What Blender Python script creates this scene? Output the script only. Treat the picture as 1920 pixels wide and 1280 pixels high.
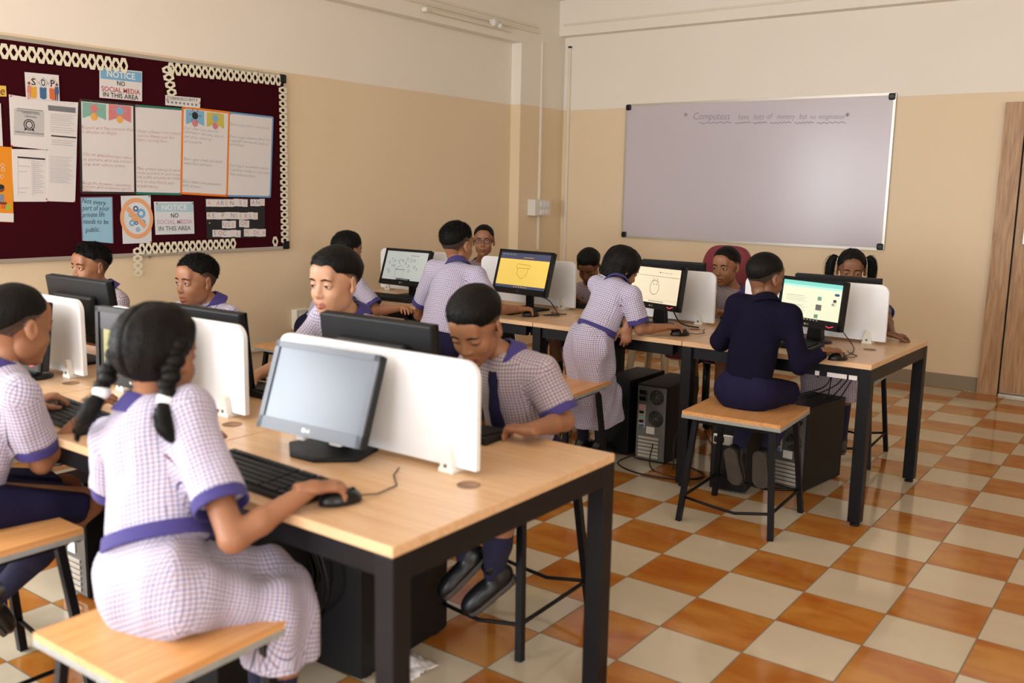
import bpy, bmesh, math, random
import numpy as np
from mathutils import Vector, Matrix
random.seed(5); np.random.seed(5)
for o in list(bpy.data.objects): bpy.data.objects.remove(o)
SC = bpy.context.scene
COL = SC.collection
R = math.radians

# ---------------------------------------------------------------- camera
FPX, YAW, PITCH, ROLL = 1745.45, -0.631, 0.1605, 0.0188
CAM = np.array([1.6633, -3.6690, 1.4856])
_f = np.array([math.sin(YAW)*math.cos(PITCH), math.cos(YAW)*math.cos(PITCH), -math.sin(PITCH)])
_r = np.array([math.cos(YAW), -math.sin(YAW), 0.0]); _u = np.cross(_r, _f)
CR = _r*math.cos(ROLL)+_u*math.sin(ROLL); CU = -_r*math.sin(ROLL)+_u*math.cos(ROLL); CF = _f
cd = bpy.data.cameras.new('camera'); cam = bpy.data.objects.new('camera', cd); COL.objects.link(cam)
cd.sensor_width = 36.0; cd.lens = FPX*36/1920; cd.clip_start = 0.05
cam.matrix_world = Matrix([[CR[i], CU[i], -CF[i], CAM[i]] for i in range(3)]+[[0, 0, 0, 1]])
cd.dof.use_dof = True; cd.dof.focus_distance = 5.3; cd.dof.aperture_fstop = 2.5
SC.camera = cam
def at(px, py, ax, val):
    """world point seen at a measured image position on a known plane (x, y or z = val)"""
    d = CF+CR*(px-960)/FPX+CU*(640-py)/FPX
    return CAM+d*(val-CAM[ax])/d[ax]
# ---------------------------------------------------------------- light
SC.view_settings.view_transform = 'Standard'; SC.view_settings.look = 'None'
SC.view_settings.gamma = 1.0; SC.view_settings.exposure = 0.5
w = bpy.data.worlds.new('sky'); SC.world = w; w.use_nodes = True
w.node_tree.nodes['Background'].inputs[0].default_value = (.75, .87, 1, 1)
w.node_tree.nodes['Background'].inputs[1].default_value = 1.0
def area(name, loc, rot, sx, sy, power, col):
    l = bpy.data.lights.new(name, 'AREA'); l.shape = 'RECTANGLE'; l.size = sx; l.size_y = sy
    l.energy = power; l.color = col
    o = bpy.data.objects.new(name, l); COL.objects.link(o); o.location = loc; o.rotation_euler = rot
    return o
area('daylight_left', (-3.80, -4.55, 1.70), (R(90), 0, R(-90)), 2.6, 1.5, 150, (.86, .93, 1))
area('daylight_rear_left', (-1.9, -6.95, 1.65), (R(90), 0, 0), 2.0, 1.5, 115, (.86, .93, 1))
area('daylight_rear_middle', (0.8, -6.95, 1.65), (R(90), 0, 0), 2.0, 1.5, 60, (.86, .93, 1))
area('daylight_rear_right', (3.4, -6.95, 1.65), (R(90), 0, 0), 1.8, 1.5, 20, (.86, .93, 1))
area('fill_side', (5.15, -4.6, 1.75), (R(90), 0, R(90)), 2.2, 1.5, 60, (.97, .96, .94))  # added fill lamp that lifts the brightness of the left wall

# ---------------------------------------------------------------- helpers
def tag(o, label=None, cat=None, group=None, kind=None):
    if label: o['label'] = label
    if cat: o['category'] = cat
    if group: o['group'] = group
    if kind: o['kind'] = kind
    return o
def thing(name, label, cat, loc=(0, 0, 0), rz=0, group=None):
    o = bpy.data.objects.new(name, None); COL.objects.link(o); o.empty_display_size = .05
    o.location = loc; o.rotation_euler = (0, 0, rz)
    return tag(o, label, cat, group)
def kids(o): return [c for c in COL.objects if c.parent == o]
def copy_tree(o, loc=None, rz=None, label=None, parent=None):
    c = o.copy(); COL.objects.link(c)
    if parent is not None: c.parent = parent
    if loc is not None: c.location = loc
    if rz is not None: c.rotation_euler = (0, 0, rz)
    if label: c['label'] = label
    for k in kids(o): copy_tree(k, parent=c)
    return c

def mat(name, col, rough=.6, metal=0, spec=.5, emit=0, bump=None, noise=None, coat=0, sheen=0):
    m = bpy.data.materials.new(name); m.use_nodes = True
    nt = m.node_tree; b = nt.nodes['Principled BSDF']
    c = tuple(col)+(1,)
    b.inputs['Base Color'].default_value = c; b.inputs['Roughness'].default_value = rough
    b.inputs['Metallic'].default_value = metal; b.inputs['Specular IOR Level'].default_value = spec
    b.inputs['Coat Weight'].default_value = coat; b.inputs['Sheen Weight'].default_value = sheen
    if emit:
        b.inputs['Emission Color'].default_value = c; b.inputs['Emission Strength'].default_value = emit
    tc = nt.nodes.new('ShaderNodeTexCoord')
    if noise:   # (scale, amount) colour variation
        n = nt.nodes.new('ShaderNodeTexNoise'); n.inputs['Scale'].default_value = noise[0]; n.inputs['Detail'].default_value = 4
        nt.links.new(tc.outputs['Object'], n.inputs['Vector'])
        mx = nt.nodes.new('ShaderNodeMix'); mx.data_type = 'RGBA'
        mx.inputs['A'].default_value = tuple(x*(1-noise[1]) for x in col)+(1,)
        mx.inputs['B'].default_value = tuple(min(1, x*(1+noise[1])) for x in col)+(1,)
        nt.links.new(n.outputs['Fac'], mx.inputs['Factor']); nt.links.new(mx.outputs['Result'], b.inputs['Base Color'])
    if bump:    # (scale, strength)
        n = nt.nodes.new('ShaderNodeTexNoise'); n.inputs['Scale'].default_value = bump[0]; n.inputs['Detail'].default_value = 5
        nt.links.new(tc.outputs['Object'], n.inputs['Vector'])
        bp = nt.nodes.new('ShaderNodeBump'); bp.inputs['Strength'].default_value = bump[1]; bp.inputs['Distance'].default_value = .01
        nt.links.new(n.outputs['Fac'], bp.inputs['Height']); nt.links.new(bp.outputs['Normal'], b.inputs['Normal'])
    return m
def S(r, g, b):
    f = lambda v: (v/255/12.92) if v/255 <= .04045 else ((v/255+.055)/1.055)**2.4
    return (f(r), f(g), f(b))

class MB:
    """collects shapes; build() links them as one mesh object"""
    def __init__(s): s.v = []; s.f = []; s.m = []; s.mats = []; s.sm = []
    def mi(s, m):
        if m not in s.mats: s.mats.append(m)
        return s.mats.index(m)
    def raw(s, vs, fs, m, M=None, smooth=False):
        o = len(s.v); i = s.mi(m)
        if M is not None: vs = [tuple(M @ Vector(v)) for v in vs]
        s.v += [tuple(v) for v in vs]; s.f += [tuple(a+o for a in f) for f in fs]
        s.m += [i]*len(fs); s.sm += [smooth]*len(fs); return s
    def box(s, c, d, m, M=None, bev=0):
        if bev:
            b = bmesh.new(); bmesh.ops.create_cube(b, size=1)
            for v in b.verts: v.co = Vector((v.co.x*d[0]+c[0], v.co.y*d[1]+c[1], v.co.z*d[2]+c[2]))
            bmesh.ops.bevel(b, geom=b.edges[:], offset=bev, segments=2, profile=.5, affect='EDGES')
            vs = [tuple(v.co) for v in b.verts]; b.verts.index_update()
            fs = [[v.index for v in f.verts] for f in b.faces]; b.free()
            return s.raw(vs, fs, m, M)
        x, y, z = c; a, b_, e = d[0]/2, d[1]/2, d[2]/2
        vs = [(x+i*a, y+j*b_, z+k*e) for i in (-1, 1) for j in (-1, 1) for k in (-1, 1)]
        return s.raw(vs, [(0, 1, 3, 2), (4, 6, 7, 5), (0, 4, 5, 1), (2, 3, 7, 6), (0, 2, 6, 4), (1, 5, 7, 3)], m, M)
    def beam(s, a, b, w_, h_, m, bev=0):
        a = Vector(a); b = Vector(b); d = b-a; L = d.length; z = d/L
        x = Vector((0, 0, 1)).cross(z)
        x = Vector((1, 0, 0)) if x.length < 1e-3 else x.normalized()
        y = z.cross(x)
        if abs(z.z) > .9: x = Vector((1, 0, 0)); x = (x-z*x.dot(z)).normalized(); y = z.cross(x)
        c = (a+b)/2
        M = Matrix([[x[i], y[i], z[i], c[i]] for i in range(3)]+[[0, 0, 0, 1]])
        return s.box((0, 0, 0), (w_, h_, L), m, M, bev)
    def tube(s, pts, r, m, n=8, cap=True, closed=False, radii=None):
        P = [Vector(p) for p in pts]; N = len(P); vs = []
        up = Vector((0, 0, 1)); pr = None
        for i, p in enumerate(P):
            if closed: t = P[(i+1) % N]-P[i-1]
            else: t = P[min(i+1, N-1)]-P[max(i-1, 0)]
            t.normalize()
            x = pr if pr is not None else (up.cross(t) if abs(t.z) < .95 else Vector((1, 0, 0)))
            x = (x-t*x.dot(t)).normalized(); pr = x; y = t.cross(x)
            rr = radii[i] if radii else r
            for k in range(n):
                a = 2*math.pi*k/n; vs.append(p+x*rr*math.cos(a)+y*rr*math.sin(a))
        fs = []
        for i in range(N if closed else N-1):
            j = (i+1) % N
            for k in range(n): fs.append((i*n+k, i*n+(k+1) % n, j*n+(k+1) % n, j*n+k))
        if cap and not closed: fs += [tuple(range(n))[::-1], tuple((N-1)*n+k for k in range(n))]
        return s.raw(vs, fs, m, smooth=True)
    def prism(s, poly, z0, z1, m, M=None, smooth=False):
        n = len(poly); vs = [(x, y, z0) for x, y in poly]+[(x, y, z1) for x, y in poly]
        fs = [tuple(range(n))[::-1], tuple(range(n, 2*n))]+[(i, (i+1) % n, n+(i+1) % n, n+i) for i in range(n)]
        return s.raw(vs, fs, m, M, smooth)
    def lathe(s, prof, m, c=(0, 0, 0), n=24, M=None):
        vs = []; k = len(prof)
        for i in range(n):
            a = 2*math.pi*i/n
            for r_, z in prof: vs.append((c[0]+r_*math.cos(a), c[1]+r_*math.sin(a), c[2]+z))
        fs = [(i*k+j, ((i+1) % n)*k+j, ((i+1) % n)*k+j+1, i*k+j+1) for i in range(n) for j in range(k-1)]
        return s.raw(vs, fs, m, M, True)
    def sphere(s, c, r, m, n=16, sc=(1, 1, 1), M=None):
        vs = []; fs = []; h = n//2
        for i in range(h+1):
            t = math.pi*i/h
            for j in range(n):
                a = 2*math.pi*j/n
                vs.append((c[0]+r*sc[0]*math.sin(t)*math.cos(a), c[1]+r*sc[1]*math.sin(t)*math.sin(a), c[2]+r*sc[2]*math.cos(t)))
        for i in range(h):
            for j in range(n): fs.append((i*n+j, (i+1)*n+j, (i+1)*n+(j+1) % n, i*n+(j+1) % n))
        return s.raw(vs, fs, m, M, True)
    def text(s, txt, m, M, width=None, height=None, shear=0, thin=0, depth=.0003, align='LEFT', sp=1.0):
        """lettering in the local xy plane of M, baseline at the origin, fitted to width and cap height"""
        c = bpy.data.curves.new('t', 'FONT'); c.body = txt; c.size = 1; c.shear = shear; c.offset = thin
        c.extrude = 0.0; c.resolution_u = 2; c.space_character = sp; c.space_line = 1.0
        o = bpy.data.objects.new('t', c); COL.objects.link(o)
        me = bpy.data.meshes.new_from_object(o)
        vs = [v.co.copy() for v in me.vertices]; fs = [tuple(p.vertices) for p in me.polygons]
        bpy.data.objects.remove(o); bpy.data.curves.remove(c); bpy.data.meshes.remove(me)
        if not vs: return s
        x0 = min(v.x for v in vs); x1 = max(v.x for v in vs)
        sy = (height or .05)/.7; sx = (width/(x1-x0)) if width else sy
        off = {'LEFT': x0, 'CENTER': (x0+x1)/2}[align]
        return s.raw([((v.x-off)*sx, v.y*sy, depth) for v in vs], fs, m, M)
    def build(s, name, parent=None, loc=None, bevel=0, smooth=None, uv=None):
        me = bpy.data.meshes.new(name); V = s.v
        if loc is not None: V = [(x-loc[0], y-loc[1], z-loc[2]) for x, y, z in V]
        me.from_pydata(V, [], s.f)
        for m in s.mats: me.materials.append(m)
        me.polygons.foreach_set('material_index', s.m)
        me.polygons.foreach_set('use_smooth', s.sm if smooth is None else [smooth]*len(s.f))
        me.update()
        o = bpy.data.objects.new(name, me); COL.objects.link(o)
        if parent is not None: o.parent = parent
        if loc is not None: o.location = loc
        if bevel:
            b = o.modifiers.new('bevel', 'BEVEL'); b.width = bevel; b.segments = 2; b.limit_method = 'ANGLE'
        return o
def struct(name, mb, **k): return tag(mb.build(name, **k), kind='structure')
def T3(o, x, y, z=None):
    """frame from origin and two axis vectors"""
    x = Vector(x).normalized(); y = Vector(y).normalized(); z = x.cross(y)
    return Matrix([[x[i], y[i], z[i], o[i]] for i in range(3)]+[[0, 0, 0, 1]])

# ---------------------------------------------------------------- materials
def nodes(m): return m.node_tree, m.node_tree.nodes['Principled BSDF']
def N(nt, t, **k):
    n = nt.nodes.new(t)
    for a, b in k.items():
        if a[0] == '_': n.inputs[int(a[1:])].default_value = b
        else: setattr(n, a, b)
    return n
def mathn(nt, op, a, b=None, c=None):
    n = nt.nodes.new('ShaderNodeMath'); n.operation = op
    for i, x in enumerate((a, b, c)):
        if x is None: continue
        if isinstance(x, (int, float)): n.inputs[i].default_value = x
        else: nt.links.new(x, n.inputs[i])
    return n.outputs[0]
def mixn(nt, f, a, b):
    n = nt.nodes.new('ShaderNodeMix'); n.data_type = 'RGBA'
    for k, x in (('Factor', f), ('A', a), ('B', b)):
        if isinstance(x, (int, float)): n.inputs[k].default_value = x
        elif isinstance(x, tuple): n.inputs[k].default_value = x+((1,) if len(x) == 3 else ())
        else: nt.links.new(x, n.inputs[k])
    return n.outputs['Result']
def make_floor():
    m = mat('glazed_checker_tiles', (1, 1, 1), .12); nt, b = nodes(m)
    tc = N(nt, 'ShaderNodeTexCoord'); sp = N(nt, 'ShaderNodeSeparateXYZ'); nt.links.new(tc.outputs['Object'], sp.inputs[0])
    u = mathn(nt, 'DIVIDE', sp.outputs[0], .3); v = mathn(nt, 'DIVIDE', sp.outputs[1], .3)
    par = mathn(nt, 'PINGPONG', mathn(nt, 'ADD', mathn(nt, 'FLOOR', u), mathn(nt, 'FLOOR', v)), 1.0)
    def ed(x):
        fr = mathn(nt, 'FRACT', x); return mathn(nt, 'MINIMUM', fr, mathn(nt, 'SUBTRACT', 1.0, fr))
    g = mathn(nt, 'LESS_THAN', mathn(nt, 'MINIMUM', ed(u), ed(v)), .0075)
    # per tile tint
    cb = N(nt, 'ShaderNodeCombineXYZ'); nt.links.new(mathn(nt, 'FLOOR', u), cb.inputs[0]); nt.links.new(mathn(nt, 'FLOOR', v), cb.inputs[1])
    wn = N(nt, 'ShaderNodeTexWhiteNoise'); nt.links.new(cb.outputs[0], wn.inputs['Vector'])
    ns = N(nt, 'ShaderNodeTexNoise'); ns.inputs['Scale'].default_value = 6; ns.inputs['Detail'].default_value = 3; ns.inputs['Distortion'].default_value = .6
    mp = N(nt, 'ShaderNodeMapping'); mp.inputs['Scale'].default_value = (.6, 1.3, 1)
    add = N(nt, 'ShaderNodeVectorMath', operation='ADD'); nt.links.new(tc.outputs['Object'], mp.inputs[0])
    nt.links.new(mp.outputs[0], add.inputs[0]); nt.links.new(wn.outputs['Color'], add.inputs[1]); nt.links.new(add.outputs[0], ns.inputs['Vector'])
    cr = N(nt, 'ShaderNodeValToRGB'); cr.color_ramp.elements[0].position = .3; cr.color_ramp.elements[1].position = .72
    cr.color_ramp.elements[0].color = S(172, 96, 34)+(1,); cr.color_ramp.elements[1].color = S(198, 138, 62)+(1,)
    nt.links.new(ns.outputs['Fac'], cr.inputs[0])
    cream = mixn(nt, ns.outputs['Fac'], S(200, 184, 158), S(214, 200, 176))
    col = mixn(nt, par, cr.outputs[0], cream)
    tint = mathn(nt, 'MULTIPLY_ADD', wn.outputs['Value'], .10, .93)
    sc = N(nt, 'ShaderNodeVectorMath', operation='SCALE'); nt.links.new(col, sc.inputs[0]); nt.links.new(tint, sc.inputs['Scale'])
    col = mixn(nt, g, sc.outputs[0], S(120, 105, 85))
    nt.links.new(col, b.inputs['Base Color'])
    r2 = mathn(nt, 'MULTIPLY_ADD', ns.outputs['Fac'], .09, .065); r3 = mathn(nt, 'ADD', r2, mathn(nt, 'MULTIPLY', g, .5))
    nt.links.new(r3, b.inputs['Roughness'])
    bp = N(nt, 'ShaderNodeBump'); bp.inputs['Strength'].default_value = .25; bp.inputs['Distance'].default_value = .002
    nt.links.new(mathn(nt, 'SUBTRACT', 1.0, g), bp.inputs['Height']); nt.links.new(bp.outputs[0], b.inputs['Normal'])
    return m
def make_wall():
    m = mat('two_tone_wall_paint', (1, 1, 1), .62); nt, b = nodes(m)
    tc = N(nt, 'ShaderNodeTexCoord'); sp = N(nt, 'ShaderNodeSeparateXYZ'); nt.links.new(tc.outputs['Object'], sp.inputs[0])
    n1 = N(nt, 'ShaderNodeTexNoise'); n1.inputs['Scale'].default_value = 1.3; n1.inputs['Detail'].default_value = 4
    nt.links.new(tc.outputs['Object'], n1.inputs['Vector'])
    up = mixn(nt, n1.outputs['Fac'], S(244, 234, 220), S(248, 240, 228)); lo = mixn(nt, n1.outputs['Fac'], S(235, 212, 178), S(241, 220, 188))
    z = mathn(nt, 'ADD', sp.outputs[2], mathn(nt, 'MULTIPLY', n1.outputs['Fac'], .01))
    col = mixn(nt, mathn(nt, 'GREATER_THAN', z, 2.285), lo, up)
    nt.links.new(col, b.inputs['Base Color'])
    n2 = N(nt, 'ShaderNodeTexNoise'); n2.inputs['Scale'].default_value = 7; n2.inputs['Detail'].default_value = 6; nt.links.new(tc.outputs['Object'], n2.inputs['Vector'])
    bp = N(nt, 'ShaderNodeBump'); bp.inputs['Strength'].default_value = .25; bp.inputs['Distance'].default_value = .012
    nt.links.new(n2.outputs['Fac'], bp.inputs['Height']); nt.links.new(bp.outputs[0], b.inputs['Normal'])
    return m
def make_wood(name, c1, c2, scale=(1, 14, 14), rough=.35, sc=3):
    m = mat(name, c1, rough); nt, b = nodes(m)
    tc = N(nt, 'ShaderNodeTexCoord'); mp = N(nt, 'ShaderNodeMapping'); mp.inputs['Scale'].default_value = scale
    ns = N(nt, 'ShaderNodeTexNoise'); ns.inputs['Scale'].default_value = sc; ns.inputs['Detail'].default_value = 6; ns.inputs['Distortion'].default_value = 1.2
    nt.links.new(tc.outputs['Object'], mp.inputs[0]); nt.links.new(mp.outputs[0], ns.inputs['Vector'])
    cr = N(nt, 'ShaderNodeValToRGB'); cr.color_ramp.elements[0].position = .35; cr.color_ramp.elements[1].position = .65
    cr.color_ramp.elements[0].color = c1+(1,); cr.color_ramp.elements[1].color = c2+(1,)
    nt.links.new(ns.outputs['Fac'], cr.inputs[0]); nt.links.new(cr.outputs[0], b.inputs['Base Color'])
    return m
def make_check(name, base, l1, l2, pitch=.0105, frac=.17, rough=.85):
    m = mat(name, base, rough, sheen=.2); nt, b = nodes(m)
    uv = N(nt, 'ShaderNodeUVMap'); sp = N(nt, 'ShaderNodeSeparateXYZ'); nt.links.new(uv.outputs[0], sp.inputs[0])
    def ln(x, off=0.0):
        t = mathn(nt, 'ADD', mathn(nt, 'DIVIDE', x, pitch), off)
        near = mathn(nt, 'LESS_THAN', mathn(nt, 'FRACT', t), frac)
        odd = mathn(nt, 'GREATER_THAN', mathn(nt, 'FRACT', mathn(nt, 'MULTIPLY', t, .5)), .5)
        return near, odd
    a, ao = ln(sp.outputs[0]); c, co = ln(sp.outputs[1])
    ca = mixn(nt, ao, l1, l2); cc = mixn(nt, co, l1, l2)
    col = mixn(nt, mathn(nt, 'MULTIPLY', a, .95), base, ca); col = mixn(nt, mathn(nt, 'MULTIPLY', c, .95), col, cc)
    nt.links.new(col, b.inputs['Base Color'])
    tc = N(nt, 'ShaderNodeTexCoord'); n2 = N(nt, 'ShaderNodeTexNoise'); n2.inputs['Scale'].default_value = 28; n2.inputs['Detail'].default_value = 3
    nt.links.new(tc.outputs['Object'], n2.inputs['Vector'])
    bp = N(nt, 'ShaderNodeBump'); bp.inputs['Strength'].default_value = .35; bp.inputs['Distance'].default_value = .006
    nt.links.new(n2.outputs['Fac'], bp.inputs['Height']); nt.links.new(bp.outputs[0], b.inputs['Normal'])
    return m
def make_skin(name, c):
    m = mat(name, c, .47, spec=.4); nt, b = nodes(m)
    b.inputs['Subsurface Weight'].default_value = .12; b.inputs['Subsurface Radius'].default_value = (.012, .005, .003); b.inputs['Subsurface Scale'].default_value = .5
    tc = N(nt, 'ShaderNodeTexCoord'); ns = N(nt, 'ShaderNodeTexNoise'); ns.inputs['Scale'].default_value = 22; ns.inputs['Detail'].default_value = 4
    nt.links.new(tc.outputs['Object'], ns.inputs['Vector'])
    nt.links.new(mixn(nt, ns.outputs['Fac'], tuple(x*.88 for x in c), tuple(min(1, x*1.12) for x in c)), b.inputs['Base Color'])
    return m
def make_hair(name, c=(.0028, .0022, .0020)):
    m = mat(name, c, .55, spec=.17); nt, b = nodes(m)
    tc = N(nt, 'ShaderNodeTexCoord'); mp = N(nt, 'ShaderNodeMapping'); mp.inputs['Scale'].default_value = (260, 260, 30)
    ns = N(nt, 'ShaderNodeTexNoise'); ns.inputs['Scale'].default_value = 1; ns.inputs['Detail'].default_value = 2
    nt.links.new(tc.outputs['Object'], mp.inputs[0]); nt.links.new(mp.outputs[0], ns.inputs['Vector'])
    bp = N(nt, 'ShaderNodeBump'); bp.inputs['Strength'].default_value = .9; bp.inputs['Distance'].default_value = .003
    nt.links.new(ns.outputs['Fac'], bp.inputs['Height']); nt.links.new(bp.outputs[0], b.inputs['Normal'])
    return m
M = {}
M['floor'] = make_floor(); M['wall'] = make_wall()
M['ceil'] = mat('ceiling_paint', S(240, 234, 222), .8)
M['base'] = mat('grey_skirting_tile', S(150, 136, 116), .4, noise=(6, .06))
M['table'] = make_wood('beech_laminate', S(208, 166, 124), S(220, 182, 142), (.6, 14, 14), .3)
M['stoolwood'] = make_wood('stool_beech_laminate', S(206, 146, 88), S(222, 166, 108), (14, .8, 14), .32)
M['edge'] = mat('worn_grey_edging', S(150, 152, 150), .6, noise=(30, .25))
M['door'] = make_wood('oak_veneer', S(164, 124, 88), S(196, 158, 118), (9, 9, .7), .5, 4)
M['black'] = mat('black_powder_coat', S(13, 13, 18), .45, spec=.25, bump=(60, .1), noise=(12, .3))
M['plastic'] = mat('black_plastic', S(13, 13, 15), .32, spec=.35)
M['matte'] = mat('matt_black_plastic', S(19, 19, 21), .55, spec=.3)
M['keys'] = mat('key_caps', S(22, 22, 24), .5, spec=.3)
M['rubber'] = mat('rubber', S(14, 14, 14), .8)
M['white'] = mat('white_laminate', S(240, 241, 244), .35)
M['clamp'] = mat('white_plastic', S(232, 228, 218), .4)
M['pipe'] = mat('cream_pvc', S(236, 224, 206), .45)
M['wboard'] = mat('whiteboard_enamel', S(206, 198, 206), .22, noise=(1.2, .02))
M['alu'] = mat('aluminium', S(200, 195, 185), .35, metal=.6)
M['felt'] = mat('maroon_felt', S(58, 8, 18), .95, spec=.1, sheen=0, bump=(200, .3), noise=(3, .08))
M['paper'] = mat('white_paper', S(226, 222, 222), .8)
M['cream'] = mat('cream_paper', S(236, 230, 206), .8)
M['ink'] = mat('black_ink', S(40, 38, 42), .7)
M['grey_ink'] = mat('grey_ink', S(120, 122, 126), .7)
M['red_ink'] = mat('red_ink', S(186, 70, 84), .7)
M['pale_ink'] = mat('pale_grey_print', S(186, 186, 192), .7)
M['steel'] = mat('zinc_steel', S(120, 122, 122), .4, metal=.8, noise=(20, .15))
M['cable'] = mat('black_cable', S(12, 12, 13), .5)
M['skin1'] = make_skin('brown_skin', S(150, 102, 74)); M['skin2'] = make_skin('deep_brown_skin', S(118, 78, 55)); M['skin3'] = make_skin('light_brown_skin', S(186, 138, 108))
M['hair'] = make_hair('black_hair')
M['navy'] = mat('navy_cotton', S(24, 21, 52), .85, sheen=0, spec=.2, bump=(30, .3))
M['trim'] = mat('indigo_cotton_trim', S(58, 50, 116), .85, sheen=.05)
M['knit'] = mat('navy_knit', S(19, 16, 36), .95, sheen=0, spec=.12, bump=(180, .5))
M['sock'] = mat('navy_sock', S(24, 22, 52), .9, bump=(200, .4))
M['shoe'] = mat('black_shoe_leather', S(16, 16, 18), .38)
M['sole'] = mat('dusty_grey_sole', S(74, 66, 60), .85, noise=(18, .35))
M['check'] = make_check('checked_cotton', S(196, 190, 212), S(52, 46, 96), S(112, 80, 92))
M['check_warm'] = make_check('warm_checked_cotton', S(176, 162, 172), S(54, 46, 78), S(100, 72, 72))
M['lens'] = mat('spectacle_frame', S(50, 20, 24), .3)
# ================================================================= the room
XL, XP, YB, XR, YR, ZC = -3.66, -3.55, 4.26, 5.0, -6.8, 3.3
struct('floor', MB().box(((XL+XR)/2, (YB+YR)/2, -.05), (XR-XL+.4, YB-YR+.4, .1), M['floor'], Matrix.Identity(4)))
struct('ceiling', MB().box(((XL+XR)/2, (YB+YR)/2, ZC+.05), (XR-XL+.4, YB-YR+.4, .1), M['ceil']))
b = MB()
for y0, y1 in ((YR-.2, -5.85), (-3.25, YB+.2)): b.box((XL-.1, (y0+y1)/2, ZC/2), (.2, y1-y0, ZC), M['wall'])
b.box((XL-.1, -4.55, .475), (.2, 2.6, .95), M['wall']); b.box((XL-.1, -4.55, (2.45+ZC)/2), (.2, 2.6, ZC-2.45), M['wall'])
b.box(((XL+XP)/2, (3.53+YB)/2, ZC/2), (XP-XL, YB-3.53, ZC-.001), M['wall'])          # pillar in the corner
b.box(((XL+XP)/2, (3.53+YR)/2, (2.83+ZC)/2), (XP-XL, 3.53-YR, ZC-2.83), M['wall'])   # beam along the wall
struct('wall_left', b)
b = MB().box(((XL+XR)/2, YB+.1, ZC/2), (XR-XL+.4, .2, ZC), M['wall'])
b.box(((XP+XR)/2, YB-.055, (2.97+ZC)/2), (XR-XP, .11, ZC-2.97), M['wall'])
struct('wall_back', b)
b = MB()                                                                            # rear wall with three window openings
segs = [(XL-.2, -2.9), (-.9, -.2), (1.8, 2.5), (4.3, XR+.2)]
for x0, x1 in segs: b.box(((x0+x1)/2, YR-.1, ZC/2), (x1-x0, .2, ZC), M['wall'])
for x0, x1 in ((-2.9, -.9), (-.2, 1.8), (2.5, 4.3)):
    b.box(((x0+x1)/2, YR-.1, .45), (x1-x0, .2, .9), M['wall']); b.box(((x0+x1)/2, YR-.1, (2.4+ZC)/2), (x1-x0, .2, ZC-2.4), M['wall'])
struct('wall_rear', b)
b = MB()
for y0, y1 in ((YR-.2, -5.7), (-3.5, YB+.2)): b.box((XR+.1, (y0+y1)/2, ZC/2), (.2, y1-y0, ZC), M['wall'])
b.box((XR+.1, -4.6, .5), (.2, 2.2, 1.0), M['wall']); b.box((XR+.1, -4.6, (2.5+ZC)/2), (.2, 2.2, ZC-2.5), M['wall'])
struct('wall_right', b)
struct('baseboard_back', MB().box(((XP+.5)/2, YB-.008, .055), (.5-XP, .016, .11), M['base']))
struct('baseboard_left', MB().box((XL+.008, (YR+3.53)/2, .055), (.016, 3.53-YR, .11), M['base']))
struct('trim_1', MB().box((XL+.012, (YR+3.53)/2, .335), (.024, 3.53-YR, .02), M['pipe']))
# cable trunking under the beam, down the pillar and on the back wall
struct('trim_2', MB().box((XP+.008, -1.4, 2.955), (.016, 10.4, .026), M['pipe']).box((XP+.006, -1.4, 3.0), (.012, 10.4, .018), M['pipe']))
struct('trim_3', MB().box((XP+.011, 3.855, 1.9), (.022, .028, 1.96), M['pipe'], bev=.004))
struct('trim_4', MB().box((-3.485, YB-.011, 1.44), (.026, .022, 2.86), M['pipe'], bev=.004).box((-3.485, YB-.012, 2.878), (.03, .026, .014), M['black']))
struct('trim_5', MB().box((-.5, YB-.116, 3.07), (6, .012, .02), M['pipe']))
# bracket and lamp holder on the beam
t = thing('lamp_batten', 'cream tube lamp batten without tube on the wall beam', 'lamp fitting', (XP, 0, 0))
MB().box((.02, 2.75, 2.905), (.035, 1.2, .03), M['pipe'], bev=.005).build('batten', t)
MB().box((.04, 3.05, 2.93), (.07, .06, .06), M['clamp'], bev=.012).sphere((.09, 3.08, 2.905), .022, M['clamp'], 12).build('lamp_holder', t)
MB().box((.035, 2.16, 2.90), (.05, .035, .035), M['clamp'], bev=.006).build('end_cap', t)
# switchboard
t = thing('switch_board', 'white switchboard on the corner pillar below a conduit', 'switchboard', (XP, 3.81, 1.33))
MB().box((.045, 0, 0), (.09, .27, .155), M['clamp'], bev=.006).build('housing', t)
for i in range(3): MB().box((.094, -.03+.05*i, .03), (.008, .036, .05), M['white'], bev=.002).build('switch', t)
for i in range(3): MB().box((.092, -.03+.05*i, -.04), (.005, .04, .045), M['white'], bev=.002).build('socket', t)
t = thing('wall_socket', 'white socket box low on the left wall behind a boy', 'socket', (XL+.03, .93, .52))
MB().box((0, 0, 0), (.06, .15, .15), M['clamp'], bev=.006).build('housing', t)
MB().box((.032, 0, 0), (.006, .09, .09), M['white'], bev=.003).build('faceplate', t)
# door on the right
t = MB()
t.box((.47, YB-.03, 1.1), (.14, .06, 2.2), M['door'])
d = struct('door_1', t)
tag(MB().box((1.0, YB-.02, 1.105), (.9, .04, 2.15), M['door']).build('door_leaf', d))
MB().box((.545, YB-.035, 1.1), (.006, .03, 2.18), M['rubber']).build('dark_gap', d)  # dark strip standing in for the shade in the gap beside the leaf
MB().box((.62, YB-.055, 1.22), (.03, .03, .12), M['alu'], bev=.004).tube([(.62, YB-.07, 1.25), (.62, YB-.1, 1.25), (.74, YB-.1, 1.25)], .009, M['alu']).build('door_handle', d)
MB().box((1.0, YB-.03, .008), (.9, .06, .016), M['alu']).build('threshold', d)

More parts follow.
